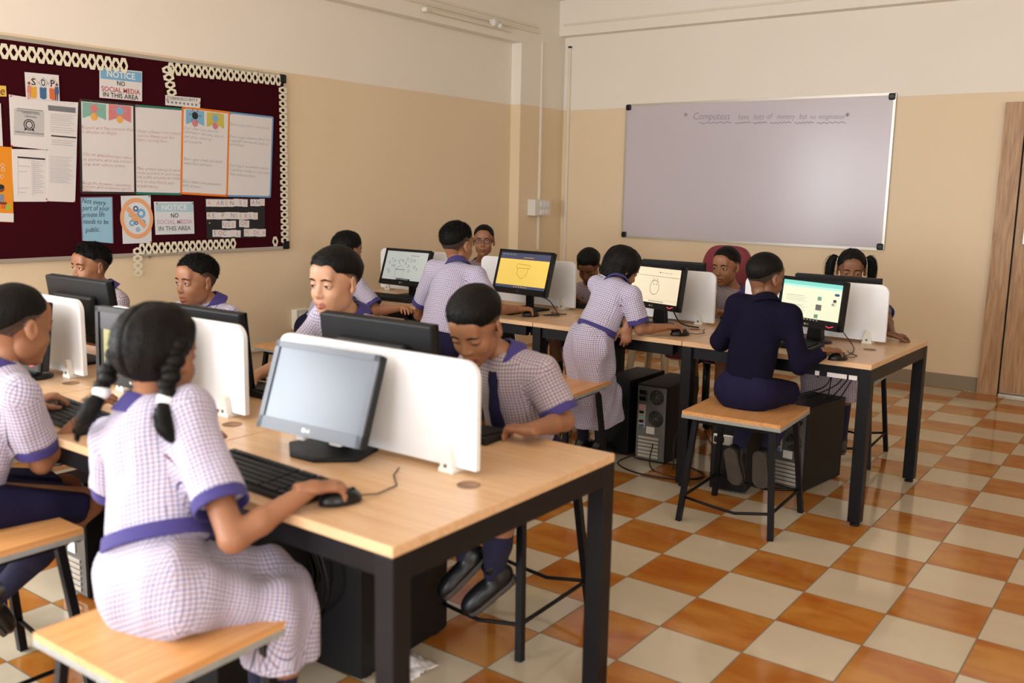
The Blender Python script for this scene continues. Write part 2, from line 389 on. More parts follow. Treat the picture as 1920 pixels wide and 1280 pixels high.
# ================================================================= whiteboard
def flat(mb, poly, m, Mx, z): mb.raw([(x, y, z) for x, y in poly], [tuple(range(len(poly)))], m, Mx)
def rect(mb, x0, y0, x1, y1, m, Mx, z=.0003): flat(mb, [(x0, y0), (x1, y0), (x1, y1), (x0, y1)], m, Mx, z)
def stroke(mb, pts, wd, m, Mx, z=.0004):
    """a pen line of even width along a polyline"""
    P = [Vector((a, b, 0)) for a, b in pts]; n = len(P)
    L = []; Rr = []
    for i in range(n):
        t = P[min(i+1, n-1)]-P[max(i-1, 0)]
        if t.length < 1e-9: t = Vector((1, 0, 0))
        t.normalize(); q = Vector((-t.y, t.x, 0))*wd/2
        L.append(P[i]+q); Rr.append(P[i]-q)
    vs = [(p.x, p.y, z) for p in L]+[(p.x, p.y, z) for p in Rr]
    mb.raw(vs, [(n+i, n+i+1, i+1, i) for i in range(n-1)], m, Mx)
def circ(cx, cy, rx, ry=None, n=28, a0=0, a1=360): return [(cx+rx*math.cos(R(a0+(a1-a0)*i/n)), cy+(ry or rx)*math.sin(R(a0+(a1-a0)*i/n))) for i in range(n+1)]
WX0, WX1, WZ0, WZ1 = -2.825, -.40, 1.07, 2.30
t = thing('whiteboard', 'large wall whiteboard with one handwritten line across its top', 'whiteboard', ((WX0+WX1)/2, YB, (WZ0+WZ1)/2))
W, H = WX1-WX0, WZ1-WZ0
FB = T3((0, -.02, 0), (1, 0, 0), (0, 0, 1))      # local frame of the board face, x right, y up, towards the viewer
b = MB().box((0, -.01, 0), (W, .02, H), M['wboard'])
smudge = mat('faint_board_smudge', S(192, 184, 193), .3)
b.build('panel', t)
b = MB()
for a, c in (((-W/2, -H/2), (W/2, -H/2)), ((-W/2, H/2), (W/2, H/2)), ((-W/2, -H/2), (-W/2, H/2)), ((W/2, -H/2), (W/2, H/2))):
    b.beam((a[0], -.013, a[1]), (c[0], -.013, c[1]), .02, .02, M['alu'])
b.build('frame', t)
for sx in (-1, 1):
    for sz in (-1, 1):
        MB().box((sx*(W/2-.022), -.016, sz*(H/2-.022)+sz*.002), (.055, .034, .055), M['plastic'], bev=.012).build('corner_cap', t)
b = MB()
pen = mat('faded_marker', S(122, 116, 132), .6)
def wb(px, py): q = at(px, py, 1, YB-.02); return (q[0]-t.location.x, q[2]-t.location.z)
def wtxt(s, x0, x1, y, h, thin=-.014, sh=.15):
    a = wb(x0, y); c = wb(x1, y); b.text(s, pen, FB @ Matrix.Translation((a[0], a[1], 0)) @ Matrix.Rotation(math.atan2(c[1]-a[1], c[0]-a[0]), 4, 'Z'), width=math.dist(a, c), height=h, thin=thin, shear=sh, depth=.0008)
for s, x0, x1, y, h in (('Computess', 1300, 1368, 224, .062), ('have', 1384, 1404, 224, .05), ('lots', 1413, 1432, 224, .05), ('of', 1438, 1448, 223, .05), ('memory', 1457, 1490, 223, .045), ('but', 1499, 1513, 223, .045), ('no', 1519, 1529, 223, .04), ('imagination', 1535, 1583, 223, .042)):
    wtxt(s, x0, x1, y, h)
for px in (1286, 1589):
    c = wb(px, 215)
    for k in range(3):
        a_ = R(30+60*k); stroke(b, [(c[0]-.02*math.cos(a_), c[1]-.02*math.sin(a_)), (c[0]+.02*math.cos(a_), c[1]+.02*math.sin(a_))], .005, pen, FB, .0008)
for x0, x1 in ((1311, 1372), (1378, 1408), (1412, 1438), (1444, 1484), (1490, 1526), (1531, 1586)):
    a = wb(x0, 231); c = wb(x1, 229); n = 24
    stroke(b, [(a[0]+(c[0]-a[0])*i/n, a[1]+(c[1]-a[1])*i/n+.006*math.sin(i*1.3)) for i in range(n+1)], .005, pen, FB, .0008)
for (x0, y0, x1, y1) in ((1378, 281, 1392, 279), (1400, 276, 1408, 284), (1411, 296, 1418, 300), (1417, 305, 1424, 312)):
    a = wb(x0, y0); c = wb(x1, y1); stroke(b, [a, ((a[0]+c[0])/2, (a[1]+c[1])/2+.01), c], .004, smudge, FB, .0008)
b.build('handwriting', t)

# ================================================================= noticeboard
BX = XL+.022; BY0, BY1, BZ0, BZ1 = -1.9, .82, 1.05, 2.25
t = thing('noticeboard', 'large maroon felt noticeboard in a silver frame on the left wall', 'noticeboard', (XL, (BY0+BY1)/2, (BZ0+BZ1)/2))
W, H = BY1-BY0, BZ1-BZ0
MB().box((.01, 0, 0), (.02, W, H), M['felt']).build('felt_panel', t)
b = MB()
for a, c in (((-W/2, -H/2), (W/2, -H/2)), ((-W/2, H/2), (W/2, H/2)), ((-W/2, -H/2), (-W/2, H/2)), ((W/2, -H/2), (W/2, H/2))):
    b.beam((.013, a[0], a[1]), (.013, c[0], c[1]), .022, .022, M['alu'])
b.build('frame', t)
for sz in (-1, 1): MB().box((.015, W/2-.02, sz*(H/2-.02)), (.034, .06, .06), M['plastic'], bev=.008).build('corner_cap', t)
for px, py in ((112, 88), (254, 111), (368, 124), (483, 134), (280, 481), (388, 470), (482, 467)):
    q = at(px, py, 0, XL+.01); MB().sphere((.012, q[1]-t.location.y, q[2]-t.location.z), .009, M['steel'], 8).build('wall_clip', t)
def wl(px, py, X=BX): q = at(px, py, 0, X); return Vector((q[1], q[2]))
PL = 0
class Sheet:
    """a sheet of paper pinned on the left wall board; drawing positions are metres in its own plane"""
    def __init__(s, tl, br, m, quad=None, off=None):
        global PL
        PL += 1; s.X = BX+.0012+(off if off is not None else (PL % 3)*.0006)
        s.q = [wl(*c) for c in (quad or (tl, (br[0], tl[1]), br, (tl[0], br[1])))]   # tl tr br bl
        if not quad:      # upright rectangle from two opposite corners
            a, c = wl(*tl), wl(*br); s.q = [a, Vector((c.x, a.y)), c, Vector((a.x, c.y))]
        s.o = sum(s.q, Vector((0, 0)))/4
        s.F = T3((0, 0, 0), (0, 1, 0), (0, 0, 1)); s.mb = MB()
        pts = [(p-s.o) for p in (s.q[3], s.q[2], s.q[1], s.q[0])]
        s.mb.prism([tuple(p) for p in pts], 0, .0008, m, s.F); s.z = .0012
    def P(s, px, py): return wl(px, py)-s.o
    def poly(s, pxs, m): s.z += .0001; flat(s.mb, [tuple(s.P(*p)) for p in pxs], m, s.F, s.z)
    def rect(s, x0, y0, x1, y1, m):
        a, c = s.P(x0, y0), s.P(x1, y1); s.z += .0001; rect(s.mb, a.x, c.y, c.x, a.y, m, s.F, s.z)
    def text(s, txt, x0, y0, x1, y1, h, m, thin=0, sh=0, align='LEFT'):
        a, c = s.P(x0, y0), s.P(x1, y1); s.z += .0001
        s.mb.text(txt, m, s.F @ Matrix.Translation((a.x, a.y, 0)) @ Matrix.Rotation(math.atan2(c.y-a.y, c.x-a.x), 4, 'Z'), width=(c-a).length, height=h, thin=thin, shear=sh, depth=s.z)
    def line(s, pxs, wd, m): s.z += .0001; stroke(s.mb, [tuple(s.P(*p)) for p in pxs], wd, m, s.F, s.z)
    def ring(s, px, py, r0, r1, m, sy=1, n=28):
        c = s.P(px, py); s.z += .0001; o = circ(c.x, c.y, r1, r1*sy, n); i_ = circ(c.x, c.y, r0, r0*sy, n) if r0 else None
        if r0: s.mb.raw([(x, y, s.z) for x, y in o]+[(x, y, s.z) for x, y in i_], [(k, k+1, n+2+k, n+1+k) for k in range(n)], m, s.F)
        else: flat(s.mb, o[:-1], m, s.F, s.z)
    def done(s, name, label, cat='poster', group=None, pins=()):
        o = s.mb.build(name); o.location = (s.X, s.o.x, s.o.y); tag(o, label, cat, group)
        for px, py, m in pins:
            a = s.P(px, py); MB().sphere((.004, a.x, a.y), .0045, m, 8, sc=(.8, 1, 1)).build('push_pin', o)
        return o
def mc(name, *c, **k):
    if name not in M: M[name] = mat(name, S(*c), .75, **k)
    return M[name]
blue = mc('notice_blue', 120, 176, 214); red = M['red_ink']; pr = mc('red_pin', 200, 30, 50); pg_ = mc('green_pin', 90, 200, 110); pb = mc('blue_pin', 40, 60, 120)
# NOTICE sheets
s = Sheet(0, 0, M['paper'], quad=((186, 126), (266, 134), (266, 190), (186, 183)))
s.poly(((188, 128), (265, 136), (265, 155), (188, 147)), blue)
for k, (tx, x0, y0, x1, y1, h, m) in enumerate((('NOTICE', 200, 143.5, 253, 149.5, .036, M['white']), ('NO', 219, 160, 234, 162, .027, M['ink']), ('SOCIAL MEDIA', 190, 170, 262, 177.5, .028, red), ('IN THIS AREA', 193, 180.5, 259, 187.5, .026, M['ink']))):
    s.text(tx, x0, y0, x1, y1, h, m, thin=.012)
s.done('notice_sheet', 'notice sheet with blue heading at the top of the maroon board', 'notice')
s = Sheet(0, 0, mc('cool_paper', 222, 226, 232), quad=((288, 378), (362, 378), (364, 438), (291, 440)))
s.poly(((291, 381), (361, 381), (362, 397), (292, 397)), mc('pale_notice_blue', 176, 208, 222))
for tx, x0, y0, x1, y1, h, m in (('NOTICE', 303, 394, 350, 393, .034, M['white']), ('NO', 320, 408, 334, 407.5, .028, M['ink']), ('SOCIAL MEDIA', 294, 420, 360, 419, .028, mc('faded_pink', 214, 164, 184)), ('IN THIS AREA', 297, 432.5, 357, 431, .028, M['grey_ink'])):
    s.text(tx, x0, y0, x1, y1, h, m, thin=.012)
s.done('notice_sheet', 'faded notice sheet with pale blue heading low on the maroon board', 'notice', pins=((293, 381, pr), (360, 381, pb)))
# SOP picture
s = Sheet(0, 0, M['paper'], quad=((45, 135), (109, 141), (111, 190), (48, 184)), off=.004)
ye, bl_, og = mc('sop_yellow', 226, 168, 60), mc('sop_blue', 66, 108, 150), mc('sop_orange', 214, 110, 58)
for i, (cx, col, ch) in enumerate(((62, ye, 'S'), (80, bl_, 'O'), (98, og, 'P'))):
    y = 152+i*1.6
    s.poly(((cx-7, y+10), (cx+6, y+11), (cx+6, y+31), (cx+1, y+33), (cx-6, y+30)), col)
    s.poly(((cx, y-9), (cx+9, y+2), (cx, y+13), (cx-9, y+2)), col); s.poly(((cx, y-8), (cx+8, y+2), (cx, y+12), (cx-8, y+2)), M['paper'])
    s.text(ch, cx-4, y+7, cx+4, y+7.8, .036, M['ink'], thin=.02)
skin_ = mc('print_skin', 120, 70, 50)
for cx, y, c_, c2 in ((53, 156, mc('print_pink', 214, 140, 130), mc('print_pink', 0, 0, 0)), (105, 159, mc('print_suit', 60, 96, 150), mc('print_trouser', 44, 60, 100))):
    s.ring(cx, y, 0, .008, skin_, n=12); s.poly(((cx-3, y+4), (cx+3, y+4), (cx+4, y+17), (cx-4, y+17)), c_); s.poly(((cx-2.5, y+17), (cx-.5, y+17), (cx-1, y+30), (cx-2.5, y+30)), c2); s.poly(((cx+.5, y+17), (cx+2.5, y+17), (cx+2.5, y+30), (cx+1, y+30)), c2)
s.done('picture_sheet', 'picture sheet with letters S O P in diamonds', 'poster')
# printed A4 pages
def lines(s, x0, x1, ys, sl, m=M['pale_ink'], wd=.0035):
    for i, y in enumerate(ys): s.line(((x0, y), (x1-(i*7 % 11), y+sl*(x1-x0)-(i*7 % 11)*sl)), wd, m)
s = Sheet(0, 0, M['paper'], quad=((16, 177), (86, 188), (89, 281), (20, 274)), off=.0015)
s.poly(((26, 203), (82, 209), (82, 257), (25, 253)), mc('grey_print_block', 196, 194, 194))
lines(s, 31, 80, (203, 207), .1, M['grey_ink'], .004)
s.text('Computer Science', 40, 212, 74, 216, .014, M['ink']); s.text('Laboratory', 46, 219, 68, 222, .014, M['ink'])
s.ring(54, 234, .026, .031, M['ink']); s.ring(54, 234, .015, .02, M['ink'], sy=1.1); s.poly(((45, 241), (49, 239), (49, 243), (45, 245)), M['ink']); s.poly(((59, 240), (63, 243), (63, 247), (59, 244)), M['ink'])
s.text('CENTRAL BOARD OF SECONDARY EDUCATION', 27, 248, 81, 253, .008, M['ink'])
s.done('printed_page', 'printed cover page with a round crest on the maroon board', 'page', pins=((19, 180, pr), (21, 273, pr), (86, 281, pg_)))
s = Sheet(0, 0, M['paper'], quad=((86, 188), (146, 192), (143, 286), (88, 281)), off=.0018)
s.poly(((89, 197), (141, 202), (141, 212), (90, 207)), M['grey_ink']); lines(s, 94, 140, (213, 216, 219, 222, 225, 229, 233, 238, 242, 246), .08, wd=.003)
s.poly(((95, 253), (142, 257), (142, 259.5), (95, 255.5)), M['ink']); lines(s, 96, 140, (262, 266, 270), .08)
s.done('printed_page', 'printed page with a grey heading band on the maroon board', 'page')
s = Sheet(0, 0, M['paper'], quad=((88, 281), (143, 286), (140, 379), (87, 377)), off=.0030)
lines(s, 92, 136, [293+3.2*i for i in range(16)], .05, wd=.003)
s.done('printed_page', 'plain text page, lower right of the pinned pages', 'page', pins=((138, 378, pr), (142, 286, pg_)))
s = Sheet(0, 0, M['paper'], quad=((21, 279), (88, 281), (87, 378), (25, 378)), off=.0024)
s.poly(((32, 293), (84, 297), (84, 300), (32, 296)), M['ink'])
for x in (33, 59, 62): s.line(((x, 297), (x+.5, 366)), .0018, M['pale_ink'])
lines(s, 62, 83, [303+3.6*i for i in range(17)], .03, wd=.0028); lines(s, 34, 56, (311, 321, 352, 360), .03, wd=.0028)
s.done('printed_page', 'printed table page, lower left of the pinned pages', 'page', pins=((86, 373, pr),))
# the part sheets at the left frame edge
s = Sheet(0, 0, mc('orange_poster', 232, 146, 30), quad=((-30, 272), (22, 276), (25, 417), (-30, 414)))
s.poly(((-30, 398), (25, 400), (25, 416), (-30, 414)), M['paper']); s.ring(1, 353, 0, .02, skin_, n=16); s.ring(0, 350, 0, .022, M['ink'], sy=.6, n=16)
s.poly(((-8, 364), (7, 364), (7, 378), (-8, 378)), mc('print_shirt', 130, 140, 160)); s.poly(((-20, 378), (12, 379), (12, 383), (-20, 382)), mc('print_desk', 120, 50, 40))
s.poly(((10, 383), (19, 384), (19, 393), (10, 393)), mc('print_green', 150, 190, 60))
for x in (-2, 4, 8): s.poly(((x-1.5, 383), (x+1.5, 383), (x+1.5, 391), (x-1.5, 391)), mc('print_book', 220, 90, 60))
for x, y in ((4, 310), (5, 318), (3, 331)): s.ring(x, y, .008, .010, M['white'], n=14)
s.done('orange_poster', 'orange poster with a cartoon pupil at a desk', 'poster')
s = Sheet(0, 0, mc('yellow_card', 226, 190, 90), quad=((-40, 158), (11, 161), (12, 181), (-40, 180)))
s.text('te', -6, 177, 9, 178, .045, mc('dark_red_print', 110, 20, 30), sh=.3); s.done('yellow_card', 'small yellow title card cut by the photo edge', 'card')
s = Sheet(0, 0, M['paper'], quad=((-60, 188), (1, 194), (5, 274), (-60, 270))); s.done('printed_page', 'white page cut by the left photo edge above the orange poster', 'page')
# four handwritten sheets
blk, grn, orr, blu = mc('black_border', 44, 38, 36), mc('green_border', 44, 120, 100), mc('orange_border', 234, 130, 40), mc('blue_border', 110, 158, 206)
def big(quad, border, bw, group, label, txts, ink, banners=()):
    s = Sheet(0, 0, M['paper'], quad=quad, off=.001)
    q = list(quad)
    for (a, c) in border[1]: s.line((q[a], q[c]), bw, border[0])
    for bx, by, w_, h_, c1, c2, c3 in banners:
        s.poly(((bx, by), (bx+w_, by+w_*.11), (bx+w_, by+h_+w_*.1), (bx+w_*.5, by+h_*.8), (bx, by+h_)), c1)
        s.ring(bx+w_*.5, by+h_*.93, 0, .022, c2, n=16); s.ring(bx+w_*.5, by+h_*.42, 0, .024, c3, n=10)
        for k in range(6): cc = s.P(bx+w_*.5, by+h_*.42); stroke(s.mb, [(cc.x+.03*math.cos(k), cc.y+.03*math.sin(k)), (cc.x+.045*math.cos(k), cc.y+.045*math.sin(k))], .004, c3, s.F, s.z)
    for tx, x0, y0, x1, y1 in txts: s.text(tx, x0, y0, x1, y1, .019, ink, thin=-.022, sh=.25)
    s.done('handwritten_sheet', label, 'poster', pins=((quad[0][0]+2, quad[0][1]+2, pr), (quad[2][0]-2, quad[2][1]-2, pr)))
ri = mc('faded_red_pen', 190, 84, 98); bi = mc('faded_blue_pen', 104, 120, 142)
teal, rose, amb = mc('teal_banner', 132, 184, 170), mc('rose_banner', 214, 130, 132), mc('amber_dot', 236, 176, 90)
sky_, oli = mc('sky_banner', 130, 180, 214), mc('olive_banner', 206, 190, 84)
big(((149, 187), (251, 197), (253, 362), (152, 361)), (blk, ((0, 1), (1, 2), (2, 3), (3, 0))), .014, 0, 'handwritten sheet with black border and teal and rose banners', (
    ('Report and flag content that', 152, 241, 249, 246), ('is abusive or illegal.', 152, 249, 218, 253), ('Use an alias/alternate name', 156, 291, 246, 299), ('as username when you interact/', 156, 301, 248, 306), ('chat with others online.', 156, 310, 234, 314),
    ('Keep the browser, operating', 154, 345, 244, 350), ('system and antivirus up-to-', 154, 352, 246, 357), ('date.', 155, 359, 173, 359.5)), ri,
    ((154, 191, 44, 30, teal, amb, rose), (203, 195, 42, 31, rose, amb, sky_)))
big(((253, 198), (341, 205), (339, 364), (254, 362)), (grn, ((0, 1), (2, 3))), .014, 0, 'handwritten sheet with green strips along top and bottom', (
    ('Obtain software from trusted', 256, 248, 338, 253), ('sources. Always scan files', 256, 256, 326, 261), ('before opening them.', 256, 264, 314, 268),
    ('Make privacy settings to social', 256, 318, 338, 322), ('media accounts in such a way', 256, 326, 338, 330), ('that profile and posts are visible', 256, 334, 338, 337), ('only to close friends and', 256, 342, 324, 346), ('acquaintances.', 256, 350, 296, 353)), ri)
big(((342, 201), (429, 211), (425, 367), (339, 362)), (orr, ((0, 1), (1, 2), (2, 3), (3, 0))), .014, 0, 'handwritten sheet with orange border and two banners', (
    ("Don't share your personal", 345, 242, 408, 249), ('information: full name, date of', 345, 249, 418, 259), ('birth, phone number etc.', 345, 258, 396, 264), ('unnecessarily.', 345, 267, 378, 270),
    ("Don't open emails and attach-", 344, 300, 418, 306), ('ments from strangers.', 344, 308, 396, 312), ("Don't share your password", 342, 342, 412, 348), ('with anyone.', 342, 349, 376, 353)), bi,
    ((348, 205, 34, 28, sky_, rose, M['ink']), (387, 210, 32, 28, oli, rose, sky_)))
big(((429, 211), (511, 220), (506, 369), (426, 367)), (blu, ((0, 1), (1, 2), (2, 3))), .012, 0, 'handwritten sheet with blue border, rightmost of the four', (
    ("Don't steal other's information.", 431, 235, 506, 243), ("Don't copy software which has", 430, 258, 506, 265), ('copyright without the authors', 431, 265, 502, 273), ('permission.', 431, 272, 458, 275),
    ("Don't log in as someone else to", 430, 312, 503, 318), ('read their emails or mess with', 430, 320, 504, 327), ('their online profiles.', 430, 328, 478, 333)), bi)
# lower cards
s = Sheet(0, 0, mc('blue_card', 150, 196, 220), quad=((151, 370), (210, 369), (212, 456), (154, 451)))
for q_ in (((151, 370), (210, 369)), ((210, 369), (212, 456)), ((154, 451), (151, 370))): s.line(q_, .006, mc('lilac_edge', 120, 90, 120))
for tx, x0, y0, x1, y1 in (('Not every', 153, 380, 198, 385), ('part of your', 154, 394, 205, 395), ('private life', 154, 407, 196, 406), ('needs to be', 155, 419, 203, 420), ('public.', 160, 435, 187, 434)): s.text(tx, x0, y0, x1, y1, .03, M['ink'], thin=-.006, sh=.2)
s.done('handwritten_card', 'blue card about private life with handwriting', 'card')
s = Sheet(0, 0, mc('cool_paper', 0, 0, 0), quad=((226, 367), (282, 366), (284, 455), (230, 457)))
og2 = mc('peach_ring', 236, 172, 124); dots = mc('print_sky', 120, 176, 214)
for x, y, c_, r_ in ((254, 391, bl_, .018), (264, 400, dots, .03), (252, 408, amb, .022), (247, 418, dots, .02), (255, 418, bl_, .012), (268, 416, dots, .016), (258, 430, dots, .014), (244, 403, teal, .012)): s.ring(x, y, r_*.45, r_, c_, n=14)
s.line(((238, 390), (272, 425)), .03, og2); s.ring(256, 409, .088, .112, og2, sy=1.12)
s.done('prohibition_poster', 'white sheet with an orange crossed out ring', 'poster', pins=((229, 369, M['paper']), (279, 368, pb), (282, 453, pr)))
s = Sheet(0, 0, M['paper'], quad=((309, 178), (375, 184), (374, 203), (309, 197)), off=.004)
s.text('CYBERSECURITY', 312, 186, 370, 191, .018, M['ink'])
for k in range(8): s.ring(314+7.5*k, 191+.8*k, 0, .008, M['grey_ink'], n=6)
s.done('title_strip', 'small white strip headed CYBERSECURITY', 'sign', pins=((311, 187, pr), (373, 193, pr)))
# letter cards on black paper
s = Sheet(0, 0, mc('black_card', 30, 30, 32), quad=((384, 372), (496, 372), (496, 445), (388, 447)), off=.001)
bp_o = s.done('black_card', 'black card carrying cut out paper letters', 'card', pins=((392, 418, amb),))
cols = [mc('pen_blue', 110, 130, 190), mc('pen_peach', 224, 160, 120), M['grey_ink'], mc('pen_rose', 206, 120, 130)]
def letters(txt, x0, x1, y0, y1, gapw):
    n = len(txt); st = (x1-x0)/n
    for i, ch in enumerate(txt):
        if ch == '_': continue
        xa = x0+st*i; yy = random.uniform(-.6, .6)
        b = MB(); zz = .0022+.0003*(i % 2)
        q = [wl(xa-.4, y0+yy)-s.o, wl(xa+st+.6, y0+yy)-s.o, wl(xa+st+.4, y1+yy)-s.o, wl(xa-.2, y1+yy)-s.o]
        b.prism([tuple(q[3]), tuple(q[2]), tuple(q[1]), tuple(q[0])], zz-.0006, zz, M['paper'], s.F)
        if ch != ' ':
            a = wl(xa+st*.25, y1+yy-3)-s.o
            b.text(ch, cols[(i*5+n) % 4], s.F @ Matrix.Translation((a.x, a.y, 0)), height=.03, thin=-.004, depth=zz+.0003)
        b.build('letter_tile', bp_o)
letters('A AREN SS', 386, 463, 373, 387, 0); letters('AND', 469, 495, 373, 386, 0)
letters('RE P NSIBLE', 387, 482, 398, 411, 0); letters('USE', 416, 441, 414, 428, 0); letters('OF', 448, 466, 413, 426, 0)
letters('SOC  L', 398, 450, 431, 444, 0); letters('M DIA', 457, 497, 429, 443, 0)
# paper lace garlands
def garland(pa, pb_, n, hw, label, drop=0):
    a, c = wl(*pa), wl(*pb_); o = (a+c)/2; b = MB(); F = T3((0, 0, 0), (0, 1, 0), (0, 0, 1))
    d = (c-a); L = d.length; u = d/L; v = Vector((-u.y, u.x)); st = L/n
    for i in range(n):
        m_ = a+u*(st*(i+.5))-o; s_ = random.uniform(.92, 1.06); w_ = st*.56; h_ = hw*s_; z = .003+.001*(i % 2)+random.uniform(0, .001)
        O = [(-w_, 0), (-w_*.5, -h_), (w_*.5, -h_), (w_, 0), (w_*.5, h_), (-w_*.5, h_)]
        I = [(-w_*.5, 0), (-w_*.12, -h_*.5), (w_*.12, -h_*.5), (w_*.5, 0), (w_*.12, h_*.5), (-w_*.12, h_*.5)]
        pt = lambda x, y, zz: (m_.x+u.x*x+v.x*y, m_.y+u.y*x+v.y*y, zz); q = 6
        vs = [pt(x, y, z) for x, y in O]+[pt(x, y, z) for x, y in I]+[pt(x, y, z-.0008) for x, y in O]+[pt(x, y, z-.0008) for x, y in I]
        fs = [(k, (k+1) % q, q+(k+1) % q, q+k) for k in range(q)]+[(2*q+k, 3*q+k, 3*q+(k+1) % q, 2*q+(k+1) % q) for k in range(q)]
        fs += [(k, 2*q+k, 2*q+(k+1) % q, (k+1) % q) for k in range(q)]
        b.raw(vs, fs, M['cream'], F)
    ob = b.build('paper_garland'); ob.location = (BX+.0035, o.x, o.y); return tag(ob, label, 'garland')
garland((-20, 93), (238, 124), 16, .042, 'long cream paper lace garland along the upper left board edge')
garland((313, 128), (526, 151), 18, .036, 'cream paper lace garland along the upper right board edge')
garland((311, 124), (322, 180), 4, .036, 'short cream lace strip hanging above the CYBERSECURITY strip')
garland((529, 163), (533, 456), 24, .034, 'vertical cream lace garland down the right board edge')
garland((259, 467), (441, 456), 16, .034, 'cream lace garland along the lower board edge')
garland((510, 453), (520, 452), 1, .034, 'single cream lace piece in the lower right board corner')
garland((256, 464), (258, 518), 4, .03, 'loose cream lace tail hanging below the board')
# ================================================================= furniture
M['grommet'] = mat('brown_grommet', S(140, 100, 66), .5)
def make_table(w_, d_, name_label, legs=(1, 1)):
    """origin: floor, front right corner of the top; extends to -x and +y"""
    t = thing('computer_table', name_label, 'table')
    Z = .755
    MB().box((-w_/2, d_/2, Z-.0125), (w_-.002, d_, .025), M['table'], bev=.003).build('tabletop', t)
    b = MB()
    for y in (.03, d_-.03): b.box((-w_/2, y if y < .1 else y, Z-.055), (w_-.11, .03, .055), M['black'])
    for x in (-.0275, -w_+.0275): b.box((x, d_/2, Z-.055), (.05, d_-.11, .06), M['black'])
    b.build('frame', t)
    for i, x in enumerate((-.0275, -w_+.0275)):
        if not legs[i]: continue
        for y in (.0275, d_-.0275):
            l = MB().box((x, y, (Z-.025+.018)/2), (.055, .055, Z-.025-.018), M['black'], bev=.003).build('leg', t)
            MB().lathe([(0, 0), (.021, 0), (.023, .006), (.012, .009), (.008, .012), (.008, .02)], M['rubber'], (x, y, 0), 14).build('foot', l)
    b = MB().box((-w_/2, .30, Z-.10), (w_-.16, .12, .004), M['black']).box((-w_/2, .24, Z-.07), (w_-.16, .004, .07), M['black'])
    b.build('cable_tray', t)
    g = MB().lathe([(.0, -.001), (.026, -.001), (.03, .001), (.03, .0), (.0, 0)], M['grommet'], (-.14, .42, Z+.0005), 20)
    g.build('grommet', t)
    return t
ROWB = -.03
def rb(u, v, z=0):      # back row: u to the left of its right end, v towards the back wall
    c, s = math.cos(ROWB), math.sin(ROWB)
    return Vector((.56-u*c-v*s, .54-u*s+v*c, z))
tb = ['beech top computer table at the right end of the back row', 'back row computer table second from the right end', 'back row computer table third from the right end', 'back row computer table nearest the left wall']
t0 = make_table(.935, .93, tb[0]);  t0.location = rb(0, 0); t0.rotation_euler = (0, 0, ROWB); t0['group'] = 'tables of the back row'
for k, u in ((1, .937), (2, 1.874), (3, 2.811)):
    t1 = make_table(.935, .93, tb[k], (0, 1)) if k == 1 else None
    if k == 1: proto = t1
    else: t1 = copy_tree(proto, label=tb[k])
    t1.location = rb(u, 0); t1.rotation_euler = (0, 0, ROWB); t1['group'] = 'tables of the back row'
FY = -2.335
for k, lb in ((0, 'large beech top table in the right foreground with thick black legs'), (1, 'front row table under the keyboard of the left boy'), (2, 'front row table at the left photo edge'), (3, 'front row table far left beside the wall')):
    if k == 0: t1 = make_table(.94, .91, lb); p0 = t1
    elif k == 1: t1 = make_table(.94, .91, lb, (0, 1)); p1 = t1
    else: t1 = copy_tree(p1, label=lb)
    t1.location = (.395-.942*k, FY, 0); t1['group'] = 'tables of the front row'
def strip(tbl, x0, x1, py0, py1):
    a = tbl.matrix_basis.inverted() @ Vector(at(x0, py0, 1, .555)); c = tbl.matrix_basis.inverted() @ Vector(at(x1, py1, 1, .555))
    MB().box(((a.x+c.x)/2, .0135, .684), (abs(c.x-a.x), .003, .020), M['paper']).build('label_strip', tbl)
strip(t0, 1528, 1536, 690, 691); strip(t0, 1551, 1588, 694, 698); strip(t0, 1592, 1608, 698, 700)

# white partition screens with clamps
def make_screen(w_, label):
    """origin: table top under the middle of the screen"""
    t = thing('partition_screen', label, 'partition')
    r_ = .045; h0, h1 = .014, .30; q = []
    for cx, cz, a0 in ((w_/2-r_, h1-r_, 0), (-w_/2+r_, h1-r_, 90)):
        q += [(cx+r_*math.cos(R(a0+a)), cz+r_*math.sin(R(a0+a))) for a in range(0, 91, 10)]
    q = [(w_/2, h0)]+q+[(-w_/2, h0)]
    MB().prism(q, -.009, .009, M['white'], T3((0, 0, 0), (1, 0, 0), (0, 0, 1))).build('panel', t, bevel=.0015)
    for x in (-w_/2+.085, w_/2-.085):
        b = MB()
        for sy in (-1, 1):
            pr_ = [(-.022, 0), (.022, 0), (.018, .03), (.010, .062), (0, .07), (-.010, .062), (-.018, .03)]
            b.prism(pr_, .0095, .03, M['clamp'], T3((x, 0, 0), (sy, 0, 0), (0, 0, 1)) if False else Matrix.Translation((x, 0, 0)) @ T3((0, 0, 0), (-sy, 0, 0), (0, 0, 1)))
        b.box((x, 0, .006), (.05, .062, .012), M['clamp'])
        c_ = b.build('clamp', t, bevel=.002)
        MB().lathe([(0, 0), (.0055, 0), (.0055, .002), (0, .002)], M['steel'], n=12, M=Matrix.Translation((x, -.0305, .02)) @ Matrix.Rotation(R(90), 4, 'X')).build('screw', c_)
    return t
sc_l = ['white partition behind the yellow screen monitor', 'white partition at the far end by the star drawing monitor', 'white partition beside the girl with the bob at the back table', 'white partition at the right end of the back row']
s0 = None
for lb, xc, wd in ((sc_l[3], .072, .76), (sc_l[2], -.865, .76), (sc_l[0], -1.81, .76), (sc_l[1], -2.77, .76)):
    if s0 is None: s0 = make_screen(wd, lb); o = s0
    else: o = copy_tree(s0, label=lb)
    o.location = (xc, 1.17-.03*(xc-.4), .755); o.rotation_euler = (0, 0, ROWB); o['group'] = 'partitions on the back tables'
